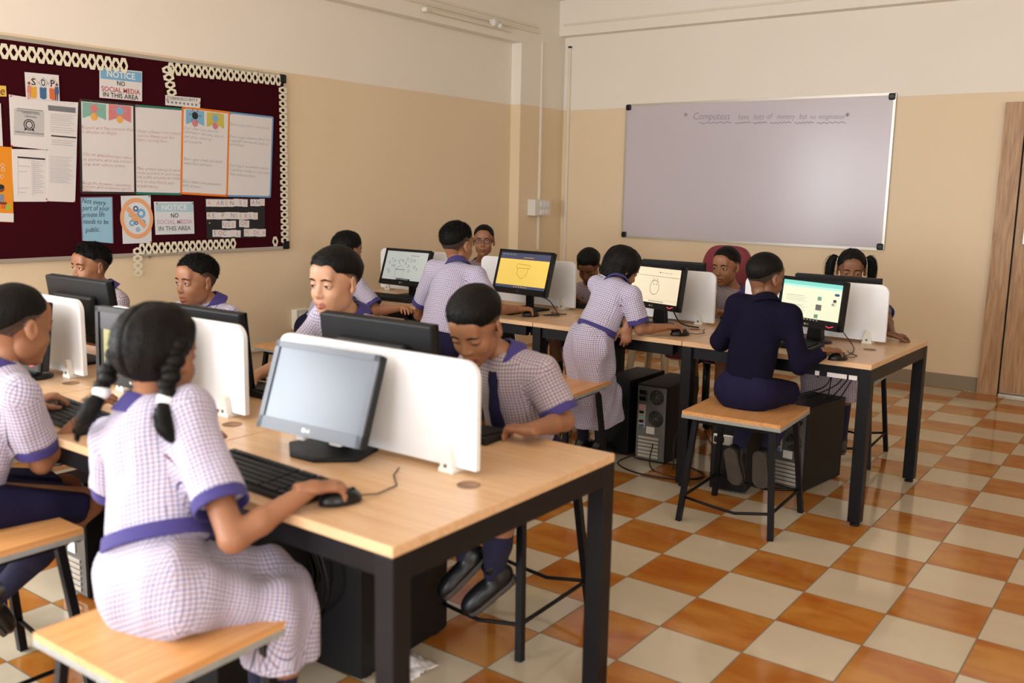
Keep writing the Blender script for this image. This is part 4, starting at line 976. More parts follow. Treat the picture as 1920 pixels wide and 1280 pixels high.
class Field:
    def __init__(s, lo, hi, h):
        s.lo = V3(lo); s.h = h; s.n = np.maximum(4, np.ceil((V3(hi)-s.lo)/h).astype(int)+1); s.V = np.full(tuple(s.n), .08, np.float32)
    def reg(s, lo, hi, pad):
        a = np.clip(np.floor((V3(lo)-pad-s.lo)/s.h).astype(int), 0, s.n-1); b = np.clip(np.ceil((V3(hi)+pad-s.lo)/s.h).astype(int)+1, 1, s.n)
        if (b <= a).any(): return None, None
        g = [s.lo[i]+s.h*np.arange(a[i], b[i]) for i in range(3)]
        X = np.stack(np.meshgrid(*g, indexing='ij'), -1)
        return tuple(slice(a[i], b[i]) for i in range(3)), X
    def add(s, pr, k=.012):
        f, lo, hi = pr; sl, X = s.reg(lo, hi, k+2.5*s.h+.004)
        if sl is None: return s
        d = f(X); v = s.V[sl]; hh = np.clip(.5+.5*(v-d)/k, 0, 1); s.V[sl] = v*(1-hh)+d*hh-k*hh*(1-hh); return s
    def sub(s, pr, k=.006):
        f, lo, hi = pr; sl, X = s.reg(lo, hi, k+2.5*s.h+.004)
        if sl is None: return s
        d = -f(X); v = s.V[sl]; hh = np.clip(.5-.5*(v-d)/k, 0, 1); s.V[sl] = v*(1-hh)+d*hh+k*hh*(1-hh); return s
    def cut(s, f):
        g = [s.lo[i]+s.h*np.arange(s.n[i]) for i in range(3)]; X = np.stack(np.meshgrid(*g, indexing='ij'), -1); s.V = np.maximum(s.V, f(X)); return s
    def warp(s, f):
        g = [s.lo[i]+s.h*np.arange(s.n[i]) for i in range(3)]; X = np.stack(np.meshgrid(*g, indexing='ij'), -1); s.V = s.V+f(X); return s
    def mesh(s):
        V = s.V.copy(); V[0] = V[-1] = .05; V[:, 0] = V[:, -1] = .05; V[:, :, 0] = V[:, :, -1] = .05
        return surf_nets(V, s.lo, s.h)
def rcone(a, b, ra, rb):
    a, b = V3(a), V3(b); ab = b-a; L2 = max(ab @ ab, 1e-9); r_ = max(ra, rb)
    def f(X):
        t = np.clip(((X-a) @ ab)/L2, 0, 1); return np.linalg.norm(X-a-t[..., None]*ab, axis=-1)-(ra+(rb-ra)*t)
    return f, np.minimum(a, b)-r_, np.maximum(a, b)+r_
def ecap(a, b, lat, ra, rb, flat):
    a, b = V3(a), V3(b); ax = unit(b-a); L = np.linalg.norm(b-a); lat = unit(V3(lat)-ax*(V3(lat) @ ax)); fr = np.cross(ax, lat); r_ = max(ra, rb)
    def f(X):
        q = X-a; z = q @ ax; t = np.clip(z/L, 0, 1); ov = z-t*L
        return (np.sqrt((q @ lat)**2+((q @ fr)/flat)**2+ov**2)-(ra+(rb-ra)*t))*(.5+.5*flat)
    return f, np.minimum(a, b)-r_, np.maximum(a, b)+r_
def ell(c, r_, Rm=None):
    c, r_ = V3(c), V3(r_); Rm = np.eye(3) if Rm is None else Rm
    def f(X):
        q = (X-c) @ Rm; k0 = np.linalg.norm(q/r_, axis=-1); k1 = np.linalg.norm(q/r_**2, axis=-1)+1e-9; return k0*(k0-1)/k1
    m = r_.max(); return f, c-m, c+m
def rot(rx=0, ry=0, rz=0):
    cx, sx, cy, sy, cz, sz = (math.cos(rx), math.sin(rx), math.cos(ry), math.sin(ry), math.cos(rz), math.sin(rz))
    return np.array([[cz, -sz, 0], [sz, cz, 0], [0, 0, 1]]) @ np.array([[cy, 0, sy], [0, 1, 0], [-sy, 0, cy]]) @ np.array([[1, 0, 0], [0, cx, -sx], [0, sx, cx]])
def folds(X, seed, amp, fr=60):
    rg = np.random.RandomState(seed); o = np.zeros(X.shape[:-1])
    for i in range(6):
        d = unit(rg.normal(size=3)*(1, 1, .7)); w = X @ d*fr*(.6+.25*i); u = X @ unit(rg.normal(size=3))*fr*.35+rg.uniform(0, 6)
        o += np.sin(w+1.6*np.sin(u)+rg.uniform(0, 6))/(1+.5*i)
    return o*amp/2
def np_obj(name, P, F, mats, parent, mi=None, uv=None, loc=None, smooth=True):
    me = bpy.data.meshes.new(name); Q = P-V3(loc) if loc is not None else P
    me.from_pydata(Q.tolist(), [], F.tolist())
    for m in mats: me.materials.append(m)
    if mi is not None: me.polygons.foreach_set('material_index', np.asarray(mi, np.int32))
    me.polygons.foreach_set('use_smooth', np.full(len(F), smooth))
    if uv is not None:
        l = me.uv_layers.new(name='UVMap'); l.data.foreach_set('uv', uv.astype(np.float32).ravel())
    me.update(); o = bpy.data.objects.new(name, me); COL.objects.link(o)
    if parent is not None: o.parent = parent
    return o
def box_uv(P, F, lat, up, cent, sleeves=()):
    """cloth coordinates in metres: box mapping in the body frame, wrapped along each sleeve"""
    lat, up = unit(lat), unit(up); fr = np.cross(up, lat); C = P[F].mean(1); Nn = np.cross(P[F[:, 2]]-P[F[:, 0]], P[F[:, 3]]-P[F[:, 1]]); Nn /= np.linalg.norm(Nn, axis=1, keepdims=True)+1e-12
    q = P[F]-cent; a = np.abs(np.stack([Nn @ lat, Nn @ fr, (Nn @ up)*.8], 1)); k = a.argmax(1)
    l, f, u = q @ lat, q @ fr, q @ up
    U = np.where((k == 0)[:, None], f, l); W = np.where((k == 2)[:, None], f, u)
    for (A, B, r_) in sleeves:
        A, B = V3(A), V3(B); ax = unit(B-A); L = np.linalg.norm(B-A); t = (C-A) @ ax; d = np.linalg.norm(C-A-t[:, None]*ax, axis=1)
        mk = (t > .012) & (t < L+.06) & (d < r_*1.35); e1 = unit(np.cross(ax, (0.3, 0.9, .2))); e2 = np.cross(ax, e1)
        qq = P[F]-A; an = np.arctan2(qq @ e2, qq @ e1); ac = np.arctan2((C-A) @ e2, (C-A) @ e1)[:, None]; an = ac+(an-ac+np.pi) % (2*np.pi)-np.pi
        U = np.where(mk[:, None], an*r_*.95, U); W = np.where(mk[:, None], qq @ ax, W)
    return np.stack([U, W], -1)
def ik(a, c, l1, l2, pole):
    a, c = V3(a), V3(c); d = c-a; L = np.linalg.norm(d)
    if L > (l1+l2)*.995: c = a+d/L*(l1+l2)*.995; d = c-a; L = np.linalg.norm(d)
    x = (l1*l1-l2*l2+L*L)/(2*L); hgt = math.sqrt(max(l1*l1-x*x, 0)); p = V3(pole)-d/L*(V3(pole) @ d/L); return a+d/L*x+unit(p)*hgt, c

# ---------------------------------------------------------------- head
HEADC = ell((0, -.012, .030), (.070, .088, .080))
ZL = np.array([[0, .064], [30, .060], [52, .046], [68, .030], [82, .018], [100, .000], [125, -.030], [150, -.048], [180, -.052]])
def hairline(X, dz=0, zl=ZL):
    th = np.degrees(np.abs(np.arctan2(X[..., 0], X[..., 1]+.012))); return np.interp(th, zl[:, 0], zl[:, 1])+dz
def head_field(mouth='neutral', lid=.3, h=.0030):
    f = Field((-.098, -.118, -.135), (.098, .118, .125), h); A = f.add
    A(HEADC, .01); A(ell((0, .022, -.034), (.053, .060, .068)), .02); A(ell((0, .045, -.060), (.036, .034, .044)), .02)
    for s_ in (-1, 1): A(ell((s_*.034, .047, -.028), (.022, .025, .024)), .018); A(ell((s_*.040, .006, -.055), (.015, .030, .026)), .02)
    A(ell((0, .066, -.092), (.018, .014, .013)), .014)
    A(rcone((-.034, .067, .024), (.034, .067, .024), .010, .010), .014); A(ell((0, .060, .050), (.045, .020, .03)), .02)
    for s_ in (-1, 1): f.sub(ell((s_*.030, .088, .005), (.019, .016, .012)), .010)
    A(rcone((0, .073, .012), (0, .0885, -.026), .0062, .0092), .012)
    for s_ in (-1, 1): A(ell((s_*.0105, .0825, -.030), (.0070, .0080, .0062)), .005)
    for s_ in (-1, 1):
        c = (s_*.030, .0655, .004)
        A(ell(c, (.0152, .0150, .0135)), .004)
        y0 = .004-.0045*lid
        sl = ell((s_*.030, .0800, y0-.0005), (.0135, .0105, .0062*(1-lid*.62))); f.sub(sl, .0015)
    up = [((-.021, .074, -.0575), (-.008, .0835, -.0545)), ((-.008, .0835, -.0545), (0, .0845, -.0555)), ((0, .0845, -.0555), (.008, .0835, -.0545)), ((.008, .0835, -.0545), (.021, .074, -.0575))]
    dz = .0035 if mouth == 'smile' else 0; op = {'open': .006, 'smile': .005}.get(mouth, 0)
    lips = []
    for a, b in up: lips.append(rcone((a[0]*(1.15 if dz else 1), a[1], a[2]+(dz if abs(a[0]) > .015 else 0)), (b[0]*(1.15 if dz else 1), b[1], b[2]+(dz if abs(b[0]) > .015 else 0)), .0042, .0042))
    lips.append(rcone((-.016, .0765, -.0630-op+dz*.5), (0, .0835, -.0655-op), .0045, .0062)); lips.append(rcone((0, .0835, -.0655-op), (.016, .0765, -.0630-op+dz*.5), .0062, .0045))
    for l in lips: A(l, .005)
    f.sub(rcone((-.019, .086, -.0605-op*.5+dz*.7), (.019, .086, -.0605-op*.5+dz*.7), .0015+op*.35, .0015+op*.35), .003)
    for s_ in (-1, 1):
        Rm = rot(0, 0, s_*-.42) @ rot(.12, 0, 0)
        A(ell((s_*.0745, -.008, -.002), (.0070, .0170, .0275), Rm), .005); A(ell((s_*.072, .000, -.022), (.006, .010, .012), Rm), .006)
        f.sub(ell((s_*.0850, -.004, .002), (.0075, .0105, .018), Rm), .004)
    return f, lips
_HC = {}
def head_mesh(mouth, lid):
    k = (mouth, round(lid, 2))
    if k not in _HC:
        f, lips = head_field(mouth, lid); P, F = f.mesh(); C = P[F].mean(1); d = np.min([l[0](C) for l in lips], 0)
        mi = ((d < .0020) & (C[:, 1] > .069) & (np.abs(C[:, 0]) < .0225)).astype(int)
        def sy(x, z):
            i, k_ = int(round((x-f.lo[0])/f.h)), int(round((z-f.lo[2])/f.h)); col = f.V[i, :, k_]; j = np.where(col < 0)[0]
            return f.lo[1]+f.h*(j[-1]+col[j[-1]]/(col[j[-1]]-col[j[-1]+1])) if len(j) else .07
        rg = np.random.RandomState(1); up = C[:, 2]-hairline(C)+rg.normal(size=len(C))*.0025; az = np.degrees(np.abs(np.arctan2(C[:, 0], C[:, 1]+.012)))
        st = (up > 0) & (HEADC[0](C) > -.004) & (HEADC[0](C) < .004) & (az > 58)
        _HC[k] = (P, F, mi, sy, st, (up > .018) | (rg.rand(len(C)) > .5))
    return _HC[k]
def hair_mesh(style, seed):
    zl = ZL.copy()
    if style in ('short', 'spiky', 'puff'): zl[3:, 1] += np.array([.008, .018, .030, .036, .036, .036])
    if style == 'spiky': zl[4:, 1] += .010
    if style == 'bob': zl = np.array([[0, .052], [25, .046], [42, .010], [60, -.040], [80, -.062], [110, -.068], [180, -.074]])
    elif style == 'puff': zl = np.array([[0, .050], [30, .047], [52, .041], [68, .036], [82, .034], [100, .030], [125, .006], [150, -.012], [180, -.016]])
    elif style in ('braids', 'ponytails'): zl = np.array([[0, .070], [30, .062], [55, .040], [75, .020], [95, -.008], [130, -.045], [180, -.060]])
    if style == 'braids': zl[4:, 1] -= np.array([.012, .022, .022])
    elif style == 'full': zl = ZL.copy(); zl[0:3, 1] -= .006; zl[3:, 1] -= .008
    thick = {'short': .0085, 'spiky': .011, 'bob': .019, 'braids': .019, 'ponytails': .009, 'full': .014, 'puff': .0155}[style]
    f = Field((-.11, -.13, -.10), (.11, .12, .14), .0032)
    g = [f.lo[i]+f.h*np.arange(f.n[i]) for i in range(3)]; X = np.stack(np.meshgrid(*g, indexing='ij'), -1)
    z0 = hairline(X, 0, zl); up = X[..., 2]-z0
    th = thick*(np.clip((up+.002)/.055, 0, 1)**.9)+.0012
    if style in ('bob',): th = thick*np.clip(.35+.65*(up+.01)/.05, 0.5, 1)
    if style in ('braids', 'ponytails'): th = thick*np.clip(.4+.6*up/.04, .3, 1); th = th-.004*np.exp(-(X[..., 0]/.004)**2)
    c = HEADC[0](X)
    if style == 'bob':       # hangs straight below the widest part of the head
        q = X.copy(); q[..., 2] = np.maximum(q[..., 2], -.0-.0*q[..., 2]); c = np.minimum(c, HEADC[0](q))
    fr = np.clip((X[..., 1]-.02)/.06, 0, 1)*np.clip((X[..., 2]-.05)/.03, 0, 1)
    th = th+fr*{'short': .004, 'spiky': .006, 'full': .006, 'puff': .003}.get(style, 0)
    n = (folds(X*(1, 1, .25), seed, .0022, 150)+folds(X, seed+1, .0012, 90))*(.35 if style in ('puff', 'short') else 1)
    V = np.maximum(c-th+n, -up*.8); V = np.maximum(V, -(c+.006))
    f.V = V.astype(np.float32); return f.mesh()
def strands(P, F, n, seed, ln, wd, zmin, flow):
    rg = np.random.RandomState(seed); C = P[F].mean(1); Nn = np.cross(P[F[:, 2]]-P[F[:, 0]], P[F[:, 3]]-P[F[:, 1]]); Nn /= np.linalg.norm(Nn, axis=1, keepdims=True)+1e-9
    ok = np.where((C[:, 2] > zmin) & (HEADC[0](C) > 0))[0]
    if len(ok) == 0: return np.zeros((0, 3)), np.zeros((0, 4), int)
    i = rg.choice(ok, n); c = C[i]; d = Nn[i]*1.0+np.array(flow)+rg.normal(size=(n, 3))*.28; d /= np.linalg.norm(d, axis=1, keepdims=True)
    L = ln*rg.uniform(.5, 1.15, (n, 1)); s_ = np.cross(d, rg.normal(size=(n, 3))); s_ /= np.linalg.norm(s_, axis=1, keepdims=True); b = c-Nn[i]*.003
    a1, a2 = b+s_*wd, b-s_*wd; m1, m2 = b+d*L*.6+s_*wd*.6, b+d*L*.6-s_*wd*.6; e = b+d*L+rg.normal(size=(n, 3))*.001; e2 = e+s_*wd*.1
    Q = np.concatenate([a1, a2, m2, m1, e, e2]); k = np.arange(n); Fq = np.concatenate([np.stack([k, k+n, k+2*n, k+3*n], 1), np.stack([k+3*n, k+2*n, k+4*n, k+5*n], 1)]); return Q, Fq

# ---------------------------------------------------------------- hand
def hand_mesh(W, fwd, up, thumb, size=1.0, curl=(22, 26, 22), spread=1.0, h=.0023, curl2=None):
    """palm, five fingers with knuckle bends; W wrist, fwd towards the fingertips, up the back of the hand, thumb the thumb side"""
    fwd = unit(fwd); up = unit(V3(up)-fwd*(V3(up) @ fwd)); lat = np.cross(up, fwd); lat = lat if lat @ V3(thumb) > 0 else -lat
    B = np.stack([fwd, lat, up], 1); f = Field((-.035, -.065, -.075), (.155, .085, .045), h); A = f.add
    A(ecap((-.02, 0, 0), (.012, 0, 0), (0, 1, 0), .0185, .0215, .72), .008)
    A(ecap((.012, .0, -.001), (.052, .0, -.001), (0, 1, 0), .0245, .0285, .42), .012)
    A(ell((.022, .020, -.006), (.022, .013, .011)), .010)
    fl = [(.0195, .050, .0069, .16), (.0065, .056, .0071, .04), (-.0065, .052, .0068, -.06), (-.0190, .041, .0060, -.18)]
    for i, (y, L, r_, an) in enumerate(fl):
        p = V3(.058-.004*abs(i-1), y, 0); pitch = 0; cc = curl if curl2 is None or i != 0 else curl2
        for j, (q, cu) in enumerate(zip((.46, .31, .25), cc)):
            pitch += R(cu*(1+.10*i)); a_ = an*spread
            d = V3(math.cos(pitch)*math.cos(a_), math.cos(pitch)*math.sin(a_), -math.sin(pitch)); e = p+d*L*q
            A(rcone(p, e, r_*(1-.07*j), r_*(1-.07*(j+1))), .0035 if j else .006); p = e
    p = V3(.016, .024, -.006)
    for q, d, r0, r1 in ((.026, (.62, .70, -.28), .0105, .0085), (.022, (.82, .42, -.38), .0083, .0078), (.018, (.93, .12, -.34), .0077, .0062)):
        e = p+unit(d)*q; A(rcone(p, e, r0, r1), .005); p = e
    P, F = f.mesh(); return (P*size) @ B.T+V3(W), F

# ---------------------------------------------------------------- a whole pupil
QUICK = False
def person(label, P, N_, H, face, body, cloth='check', skin='skin1', hair='short', s=1.0, pitch=0, roll=0, tilt=0, wr=None, wl_=None, er=None, el=None, kr=None, kl=None, ar=None, al=None,
           kind='boy', seed=1, mouth='neutral', lid=.35, tie=False, glasses=False, hdr=None, hdl=None, curl=(22, 26, 22), lower=True, hands=(1, 1), fres=.0065, sweater=False, pbody=None, footr=None, footl=None, stand=False, gaze=0, hup_l=None, hup_r=None, leanbag=0, shoulder=.118, mouse=None):
    P, N_, H = V3(P), V3(N_), V3(H); root = thing('person', label, 'person', (P[0], P[1], P[2]-.1)); O = V3(root.location); parts = {}
    th = R(body); fw = V3(math.cos(th), math.sin(th), 0); rt = V3(math.sin(th), -math.cos(th), 0)
    tp = R(pbody if pbody is not None else body); pf = V3(math.cos(tp), math.sin(tp), 0); prt = V3(math.sin(tp), -math.cos(tp), 0)
    sp = unit(N_-P); Ls = np.linalg.norm(N_-P); rt = unit(rt-sp*(rt @ sp)+V3(0, 0, math.sin(R(tilt)))); chf = unit(np.cross(sp, rt))
    if chf @ fw < 0: chf = -chf
    # shoulders, arms
    Sr = N_-sp*.040*s+rt*shoulder*s; Sl = N_-sp*.040*s-rt*shoulder*s; l1, l2 = .205*s, .185*s
    def arm(Sh, w_, e, side):
        w_ = V3(w_) if w_ is not None else Sh+fw*.22*s+V3(0, 0, -.18*s)-rt*side*.02
        if e is None: e, w_ = ik(Sh, w_, l1, l2, rt*side*.8+V3(0, 0, -1)-fw*.25)
        return V3(e), w_
    Er, Wr = arm(Sr, wr, er, 1); El, Wl = arm(Sl, wl_, el, -1)
    # legs
    Hr, Hl = P+prt*.062*s-V3(0, 0, .015), P-prt*.062*s-V3(0, 0, .015)
    def leg(hp, k_, a_, side):
        k_ = V3(k_) if k_ is not None else hp+pf*.31*s+prt*side*.03-V3(0, 0, .06)
        a_ = V3(a_) if a_ is not None else k_+V3(0, 0, -.34*s)-pf*.06
        return k_, a_
    Kr, Ar = leg(Hr, kr, ar, 1); Kl, Al = leg(Hl, kl, al, -1)
    # head frame
    tf = R(face); fh = V3(math.cos(tf), math.sin(tf), 0); rh = V3(math.sin(tf), -math.cos(tf), 0); cp, sp_ = math.cos(R(pitch)), math.sin(R(pitch))
    fy = fh*cp-V3(0, 0, sp_); uz = fh*sp_+V3(0, 0, cp); cr_, sr_ = math.cos(R(roll)), math.sin(R(roll)); rx = rh*cr_-uz*sr_; uz = np.cross(rx, fy); HB = np.stack([rx, fy, uz], 1); hs = s*1.0
    tw = lambda Q: (Q*hs) @ HB.T+H
    # ---- body: head, neck, trunk, arms, hands and legs as one mesh
    pts = np.array([P, N_, Sr, Sl, Er, El, Wr, Wl]+([Kr, Kl, Ar, Al] if lower else [])); f = Field(pts.min(0)-.13, pts.max(0)+.12, fres); A = f.add
    A(ecap(P, P+(N_-P)*.35, prt, .098*s, .086*s, .74), .02); A(ecap(P+(N_-P)*.35, P+(N_-P)*.74, rt, .088*s, .104*s, .70), .03)
    A(rcone(Sr, Sl, .040*s, .040*s), .03); A(rcone(N_-sp*.03, N_+sp*.01, .048*s, .036*s), .03)
    base = H+HB @ V3(0, -.018, -.055)*hs; A(rcone(N_-sp*.01, base, .037*s, .034*s), .015); A(rcone(base, H+HB @ V3(0, -.03, -.01)*hs, .034*s, .05*s), .012)
    for a, b, c in ((Sr, Er, Wr), (Sl, El, Wl)): A(rcone(a, b, .036*s, .029*s), .02); A(rcone(b, b+(c-b)*.35, .029*s, .028*s), .012); A(rcone(b+(c-b)*.35, c, .028*s, .0185*s), .012)
    if lower:
        for a, b, c in ((Hr, Kr, Ar), (Hl, Kl, Al)): A(rcone(a, b, .064*s, .042*s), .025); A(rcone(b, b+(c-b)*.35, .041*s, .041*s), .015); A(rcone(b+(c-b)*.35, c, .041*s, .026*s), .015)
    Pb, Fb = f.mesh(); Vs, Fs, Ms = [Pb], [Fb], [np.zeros(len(Fb), int)]; off = len(Pb)
    hp, hf, hm, sy, stub, stub2 = head_mesh(mouth, lid); hm = hm.copy()
    if hair in ('short', 'spiky', 'puff'): hm[stub] = 2; hm[stub & stub2] = 3
    Vs.append(tw(hp)); Fs.append(hf+off); Ms.append(hm); off += len(hp)
    for on, W_, E_, hd, hu, side in ((hands[0], Wr, Er, hdr, hup_r, 1), (hands[1], Wl, El, hdl, hup_l, -1)):
        if not on: continue
        fd = unit(W_-E_) if hd is None else unit(hd); u_ = V3(0, 0, 1) if hu is None else V3(hu)
        if side == 1 and mouse is not None:
            f2 = unit(V3(fd[0], fd[1], 0)); mp = W_+f2*.072*s; mouse.location = (mp[0], mp[1], .7555); mouse.rotation_euler = (0, 0, math.atan2(f2[1], f2[0])-math.pi/2); W_ = V3(W_[0], W_[1], .806); fd = unit(f2+V3(0, 0, -.06))
        q, qf = hand_mesh(W_, fd, u_, np.cross(u_, fd)*side, s*1.02, curl); Vs.append(q); Fs.append(qf+off); Ms.append(np.zeros(len(qf), int)); off += len(q)
    lipm = M.setdefault('lip_'+skin, mat('lip_'+skin, tuple(c*k for c, k in zip(M[skin].node_tree.nodes['Principled BSDF'].inputs['Base Color'].default_value[:3], (.78, .52, .55))), .45))
    sk = M[skin].node_tree.nodes['Principled BSDF'].inputs['Base Color'].default_value[:3]
    stub_a = M.setdefault('stub_a_'+skin, mat('cropped_hair_light', tuple(c*.32+.003 for c in sk), .6)); stub_b = M.setdefault('stub_b_'+skin, mat('cropped_hair', tuple(c*.10+.003 for c in sk), .6))
    np_obj('body', np.concatenate(Vs), np.concatenate(Fs), [M[skin], lipm, stub_a, stub_b], root, np.concatenate(Ms), loc=O)
    # ---- face details
    ey = MB(); iris, wht, pup = M.setdefault('iris', mat('brown_iris', S(46, 26, 18), .15)), M.setdefault('eye_white', mat('eye_white', S(214, 206, 198), .2)), M['ink']
    for s_ in (-1, 1):
        b = MB(); c = V3(s_*.030, .0655, .004); b.sphere((0, 0, 0), .0132, wht, 14); g = unit(V3(0, math.cos(R(gaze)), -math.sin(R(gaze))))
        Fm = T3(tuple(g*.0124), *( (1, 0, 0), tuple(np.cross(g, (1, 0, 0))*-1) )) if False else None
        xx = V3(1, 0, 0); yy = np.cross(g, xx)
        for rr, zz, mm in ((.0058, .0122, iris), (.0027, .0131, pup)):
            n_ = 14; vv = [tuple(g*(zz+.0012*0)+xx*rr*math.cos(2*math.pi*k/n_)+yy*rr*math.sin(2*math.pi*k/n_)) for k in range(n_)]+[tuple(g*(zz+.0013))]
            b.raw(vv, [(k, (k+1) % n_, n_) for k in range(n_)], mm, None, True)
        b.v = [tuple(tw((V3(v)+c)[None])[0]) for v in b.v]; b.build('eye', root, smooth=True).location = (0, 0, 0); o = kids(root)[-1]
        o.data.transform(Matrix.Translation(-Vector(O)))
    for s_ in (-1, 1):
        pp = [(s_*x, sy(s_*x, z)+.0008, z) for x, z in ((.012, .0215), (.020, .0245), (.030, .026), (.040, .0225), (.045, .0185))]
        b = MB().tube(pp, .002, M['hair'], 6, radii=[.0018, .0029, .0030, .0023, .0011]); b.v = [tuple(tw(V3(v)[None])[0]-O) for v in b.v]; b.build('eyebrow', root, smooth=True)
    for s_ in (-1, 1):
        pp = []
        for k in range(9):
            x = -.0128+.0256*k/8; z = .004-.0045*lid-.0005+.0062*(1-lid*.62)*math.sqrt(max(0, 1-(x/.0135)**2)); pp.append((s_*.030+x, .0655+math.sqrt(.0153**2-x*x-(z-.004)**2)*.985, z))
        b = MB().tube(pp, .001, M['hair'], 5, radii=[.0005, .0008, .0010, .0011, .0012, .0011, .0010, .0008, .0005]); b.v = [tuple(tw(V3(v)[None])[0]-O) for v in b.v]; b.build('eyelashes', root, smooth=True)
    if mouth in ('smile', 'open'):
        b = MB().box((0, .0745, -.0615), (.026, .006, .006), M['white'], bev=.002); b.v = [tuple(tw(V3(v)[None])[0]-O) for v in b.v]; b.build('teeth', root, smooth=True)
    if glasses:
        b = MB()
        for s_ in (-1, 1):
            b.tube([(s_*.031+.0215*math.cos(R(a)), .0870-.006*abs(math.cos(R(a)))*(1 if math.cos(R(a))*s_ > 0 else 0), .002+.0150*math.sin(R(a))) for a in range(0, 360, 20)], .0013, M['lens'], 6, closed=True)
            b.tube([(s_*.0525, .081, .006), (s_*.068, .045, .008), (s_*.0745, .0, .008)], .0013, M['lens'], 6)
        b.tube([(-.0095, .0875, .004), (0, .0905, .006), (.0095, .0875, .004)], .0013, M['lens'], 6)
        b.v = [tuple(tw(V3(v)[None])[0]-O) for v in b.v]; b.build('spectacles', root, smooth=True)
    # ---- hair
    q, qf = hair_mesh(hair, seed); n = {'short': 5000, 'spiky': 6000, 'full': 5000, 'puff': 6000, 'bob': 3500}.get(hair, 2500)
    fl = {'spiky': (0, .3, .8), 'short': (0, 1.2, -.2), 'full': (.3, .5, -.6), 'puff': (0, 2.2, -.8), 'bob': (0, 0, -3)}.get(hair, (0, -.3, -1.5))
    e, ef = strands(q, qf, n, seed, {'spiky': .013, 'bob': .022, 'puff': .009, 'short': .006}.get(hair, .011), .0008, {'bob': -.06, 'short': .0, 'full': -.03}.get(hair, .0), fl)
    np_obj('hair', np.concatenate([tw(q), tw(e)]), np.concatenate([qf, ef+len(q)]), [M['hair']], root, loc=O)
    def lock(pts_, rad, name, nn=260, sd=3):
        q_ = [V3(p) for p in pts_]; np_, nr_ = [], []
        for i in range(len(q_)-1):
            a_, b_, c_, d_ = q_[max(i-1, 0)], q_[i], q_[i+1], q_[min(i+2, len(q_)-1)]
            for k in range(4):
                t = k/4; np_.append(tuple(.5*((2*b_)+(c_-a_)*t+(2*a_-5*b_+4*c_-d_)*t*t+(-a_+3*b_-3*c_+d_)*t**3))); nr_.append(rad[i]*(1-t)+rad[i+1]*t)
        pts_ = np_+[tuple(q_[-1])]; rad = nr_+[rad[-1]]
        b = MB(); b.tube(pts_, .01, M['hair'], 10, radii=rad); rg = np.random.RandomState(sd); PP = [V3(p) for p in pts_]
        for _ in range(nn):
            o_ = rg.normal(size=3)*.45; a_ = []; i0 = rg.randint(0, max(1, len(PP)//3))
            for i in range(i0, len(PP)): a_.append(tuple(PP[i]+o_*rad[i]*(1.0+.25*(i == len(PP)-1))+rg.normal(size=3)*.0008+(np.array((0, 0, -.014))*rg.uniform(0, 1) if i == len(PP)-1 else 0)))
            if len(a_) > 1: b.tube(a_, .0007, M['hair'], 3, cap=False)
        b.v = [tuple(tw(V3(v)[None])[0]-O) for v in b.v]; return b.build(name, root, smooth=True)
    def tieb(c, r_, sc_=(1, 1, 1)):
        b = MB().sphere(c, r_, M['white'], 14, sc_); b.v = [tuple(tw(V3(v)[None])[0]-O) for v in b.v]; b.build('hair_tie', root, smooth=True)
    if hair == 'braids':
        for s_ in (-1, 1):
            for k in range(7):
                t = k/6; b = MB(); c = (s_*(.074+.012*t+.004*(-1)**k), -.030-.040*t, .035-.103*t); b.sphere(c, .026-.006*t, M['hair'], 12, (1, .95, .8)); b.v = [tuple(tw(V3(v)[None])[0]-O) for v in b.v]
                b.build('braid', root, smooth=True)
            tieb((s_*.088, -.072, -.082), .020, (1, 1, .9))
            lock([(s_*.088, -.076, -.090), (s_*.096, -.088, -.112), (s_*.108, -.094, -.140), (s_*.130, -.082, -.165), (s_*.152, -.070, -.185)], [.013, .019, .019, .011, .003], 'pigtail', sd=5+s_)
    if hair == 'ponytails':
        for s_ in (-1, 1):
            tieb((s_*.076, -.022, .048), .011, (.5, 1, 1.8))
            lock([(s_*.078, -.024, .055), (s_*.096, -.028, .060), (s_*.110, -.026, .030), (s_*.113, -.022, -.02), (s_*.110, -.018, -.075), (s_*.106, -.015, -.115)], [.012, .019, .024, .024, .018, .006], 'ponytail', 420, 9+s_)
    # ---- upper clothing
    cm = M[cloth]; sleeve = .70; inf = .013
    def sleeves(f, A):
        for a, b in ((Sr, Er), (Sl, El)):
            if sweater: continue
            e = a+(b-a)*sleeve; ax = unit(b-a)
            o, lo, hi = rcone(a+(b-a)*.05, a+(b-a)*.9, .050*s, .058*s); i_ = rcone(a+(b-a)*.60, a+(b-a)*1.15, .034*s, .050*s)[0]
            def g(X, o=o, i_=i_, e=e, ax=ax, a=a): pl = (X-e) @ ax; return np.maximum(np.maximum(o(X), pl), -i_(X))
            A((g, lo, hi), .022)
    pts = np.array([P, N_, Sr, Sl, Er, El]+([Wr, Wl] if sweater else [])); f = Field(pts.min(0)-.13, pts.max(0)+.10, .0055); A = f.add
    wa = .18 if kind == 'boy' else .20
    A(ecap(P+sp*.02, P+(N_-P)*.40, prt, (.104+leanbag)*s, .104*s, .80), .03); A(ecap(P+(N_-P)*.38, P+(N_-P)*.76, rt, .105*s, .114*s, .74), .03)
    A(rcone(Sr+rt*.002, Sl-rt*.002, .049*s, .049*s), .035); A(rcone(N_-sp*.040, N_-sp*.020, .056*s, .046*s), .025)
    if sweater:
        for a, b, c in ((Sr, Er, Wr), (Sl, El, Wl)): A(rcone(a, b, .050*s, .043*s), .03); A(rcone(b, c-unit(c-b)*.01, .043*s, .030*s), .014)
    sleeves(f, A); f.warp(lambda X: folds(X, seed, .0052, 36)+folds(X*(1, 1, .5), seed+9, .0026, 90))
    lowcut = P+sp*(.035 if kind == 'boy' else .085)
